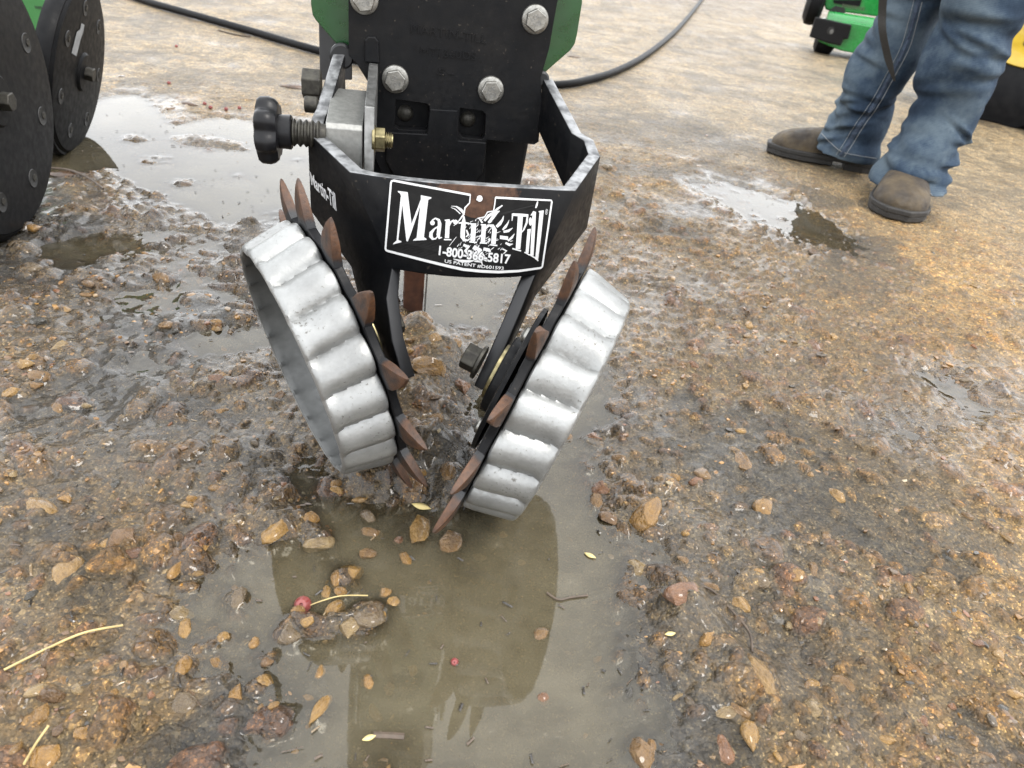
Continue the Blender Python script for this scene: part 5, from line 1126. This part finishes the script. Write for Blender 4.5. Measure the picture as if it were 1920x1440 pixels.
# big tyre with yellow rim
TC = gy(1985, 10, 3.42); TC.z = 0.535; ta = Vector((-0.62, -0.78, 0.0)).normalized(); tm_ = TM(TC, ta); RT = 0.56; SC_ = RT / 0.44
def lug(t, r, z):
    if r < RT * 0.93: return r
    s = (t * 26 / (2 * math.pi) + (0.5 if z > 0 else 0) + abs(z) * 4.0) % 1.0
    return r + 0.010 * min(1, max(0, 0.5 + 2.2 * math.sin(2 * math.pi * s)))
tyre = lathe('tyre', [(r * SC_, z * SC_) for r, z in [(0.24, -0.12), (0.27, -0.145), (0.36, -0.155), (0.41, -0.145), (0.425, -0.11), (0.44, -0.07), (0.44, -0.02), (0.44, 0.02), (0.44, 0.07), (0.425, 0.11), (0.41, 0.145), (0.36, 0.155), (0.27, 0.145), (0.24, 0.12)]], M['rubber'], tr, tm_, 312, closed=True, mod=lug, angle=40)
rim = lathe('wheel_rim', [(r * SC_, z * SC_) for r, z in [(0.0, 0.02), (0.12, 0.02), (0.14, 0.04), (0.19, 0.07), (0.215, 0.115), (0.240, 0.128), (0.245, 0.12), (0.241, 0.08), (0.22, -0.1), (0.0, -0.1)]], M['yellow'], tr, tm_, 72)
for k in range(8):
    t = 2 * math.pi * k / 8; ngon_prism('wheel_bolt', hexpts(0.012), 0.02, 0.045, M['steel'], rim, tm_ @ Matrix.Translation((0.09 * math.cos(t), 0.09 * math.sin(t), 0)), 0.002)
for k in range(6):
    t = 2 * math.pi * k / 6 + 0.4; cyl('rim_hole_shade', 0.016, 0.078, 0.084, M['ink_and_shade'], rim, tm_ @ Matrix.Translation((0.225 * math.cos(t), 0.225 * math.sin(t), 0.006)), 24, 0.0005)  # dark discs on the rim stand in for shaded holes
mk('chassis', *(lambda P_: (P_, [(0, 1, 2, 3), (4, 5, 6, 7), (0, 1, 5, 4), (1, 2, 6, 5), (2, 3, 7, 6), (3, 0, 4, 7)]))([TC + ta * a - EZ * 0.0 + Vector((0.78, -0.62, 0)) * b + EZ * c for c in (-0.10, 0.25) for a, b in ((-0.22, 0.0), (-0.22, 0.4), (-0.9, 0.4), (-0.9, 0.0))]), M['plastic'], tr, False, 0.01)

# ================================================================== LITTER
def onground(px, py, up=0.0):
    p_ = gz(px, py); z = float(terrain(np.array([p_.x]), np.array([p_.y]))[0]); z = max(z, 0.0); q = gz(px, py, z); return Vector((q.x, q.y, z + up))
M['berry'] = simple('red_berry', (0.15, 0.020, 0.020), (0.22, 0.07, 0.06), (0.2, 0.4), scale=80, bstr=0.1)
M['seed'] = simple('pale_seed', (0.55, 0.45, 0.20), (0.48, 0.38, 0.15), (0.35, 0.5), scale=120, bstr=0.1)
M['twig'] = simple('dark_twig', (0.045, 0.032, 0.022), (0.09, 0.065, 0.045), (0.5, 0.7), scale=90, bstr=0.3)
M['straw'] = simple('straw', (0.42, 0.33, 0.14), (0.32, 0.24, 0.10), (0.4, 0.6), scale=90, bstr=0.1)
M['leaf'] = simple('wet_leaf', (0.045, 0.028, 0.018), (0.08, 0.045, 0.025), (0.2, 0.4), scale=70, bstr=0.3)
def berry(px, py, r, label, group=None, stem=None):
    b_ = lathe('berry', [(0.0, -r * 0.9), (r * 0.6, -r * 0.75), (r, -r * 0.1), (r * 0.95, r * 0.35), (r * 0.6, r * 0.8), (r * 0.22, r * 0.85), (r * 0.14, r * 0.6), (0.0, r * 0.58)], M['berry'], None, Matrix.Translation(onground(px, py, r * 0.45)) @ Matrix.Rotation(0.7, 4, 'X'), 18)
    setp(b_, label, 'berry', group)
    if stem: tube('stem', catmull([onground(x, y, z) for x, y, z in stem], 6), 0.0006, M['straw'], b_, 6)
berry(568, 1138, 0.0075, 'pink red berry with a long thin stem lying in the muddy puddle', None, [(573, 1144, 0.004), (600, 1136, 0.006), (640, 1128, 0.008), (690, 1126, 0.007)])
berry(852, 1243, 0.0034, 'tiny pale pink berry floating alone in the muddy puddle')
for (x, y, lb) in ((384, 196, 'small red berry at the rim of the bright puddle beside the dark leaf'), (395, 203, 'small red berry second from the dark leaf along the rim of the bright puddle'), (424, 206, 'small red berry third from the dark leaf along the rim of the bright puddle'), (449, 204, 'small red berry farthest from the dark leaf along the rim of the bright puddle'), (331, 88, 'small red berry on dry paving between the hose and the bright puddle, nearer the hose'), (317, 157, 'lone red berry on the paving between the hose and the bright puddle, nearer the puddle')): berry(x, y, 0.005, lb, 'red berries by the bright puddle')
def seed(px, py, a, ang, label, mat='seed'):
    V = []; F = []
    for i in range(9):
        t = i / 8; w_ = math.sin(math.pi * t) * a * 0.42 + 0.0002
        V += [(a * (t - 0.5) * 2, w_, 0.0006), (a * (t - 0.5) * 2, 0, 0.0006 + w_ * 0.35), (a * (t - 0.5) * 2, -w_, 0.0006)]
    for i in range(8): F += [(3 * i, 3 * i + 1, 3 * i + 4, 3 * i + 3), (3 * i + 1, 3 * i + 2, 3 * i + 5, 3 * i + 4)]
    o = mk('seed_hull' if mat == 'seed' else 'leaf', V, F, M[mat], None, True, 0, Matrix.Translation(onground(px, py, 0.001)) @ Matrix.Rotation(ang, 4, 'Z'), angle=80)
    sdm = o.modifiers.new('s', 'SOLIDIFY'); sdm.thickness = 0.0006
    return setp(o, label, 'seed' if mat == 'seed' else 'leaf')
seed(1106, 1043, 0.0065, -0.4, 'pale yellow seed hull at the silty edge of the muddy puddle'); seed(1442, 1253, 0.0055, -0.3, 'pale yellow seed hull lying on dark grey grit'); seed(1256, 1190, 0.0055, 0.3, 'forked pale seed hull beside the pitted brown stone')
seed(692, 1385, 0.0055, 0.5, 'pale green seed hull afloat by the submerged twig'); seed(790, 951, 0.011, -0.15, 'slim yellow straw husk under the spiked wheel beside a big amber stone')
seed(130, 328, 0.045, 0.3, 'dark wet leaf beside the black wheel with recessed bolts', 'leaf'); seed(555, 164, 0.05, 0.2, 'crumpled dark leaf on the paving behind the black knob', 'leaf'); seed(352, 195, 0.03, -0.2, 'dark leaf at the rim of the bright puddle', 'leaf'); seed(1076, 107, 0.03, 0.1, 'small dark leaf on the paving beside the green flange', 'leaf')
def twig(pts, r, mat, label, up=0.0015):
    o = tube('twig', catmull([onground(x, y, up) for x, y in pts], 6), r, M[mat], None, 7); return setp(o, label, 'twig' if mat == 'twig' else 'straw')
twig([(1290, 1100), (1330, 1110), (1370, 1150), (1402, 1190), (1408, 1228)], 0.0011, 'twig', 'thin dark curved twig on the grit beside the pitted brown stone', 0.004)
twig([(1025, 1113), (1046, 1126), (1070, 1122), (1102, 1118)], 0.0011, 'twig', 'short forked twig lying in the silty edge of the puddle')
twig([(700, 1378), (730, 1379), (758, 1381)], 0.0030, 'twig', 'short thick dark twig under water in the muddy puddle', -0.0008)
twig([(10, 1262), (90, 1222), (160, 1192), (232, 1178)], 0.0010, 'straw', 'long pale grass straw lying on tan paving', 0.004)
twig([(48, 1438), (70, 1400), (94, 1366)], 0.0009, 'straw', 'short pale grass straw standing out of the gravel', 0.004)
twig([(90, 322), (130, 326), (165, 340), (195, 362)], 0.0022, 'twig', 'dark twig lying across the wet leaf by the black wheel', 0.008)
twig([(410, 0 + 58), (440, 66), (470, 70)], 0.0030, 'twig', 'short pale brown stick on the paving near the hose', 0.003)
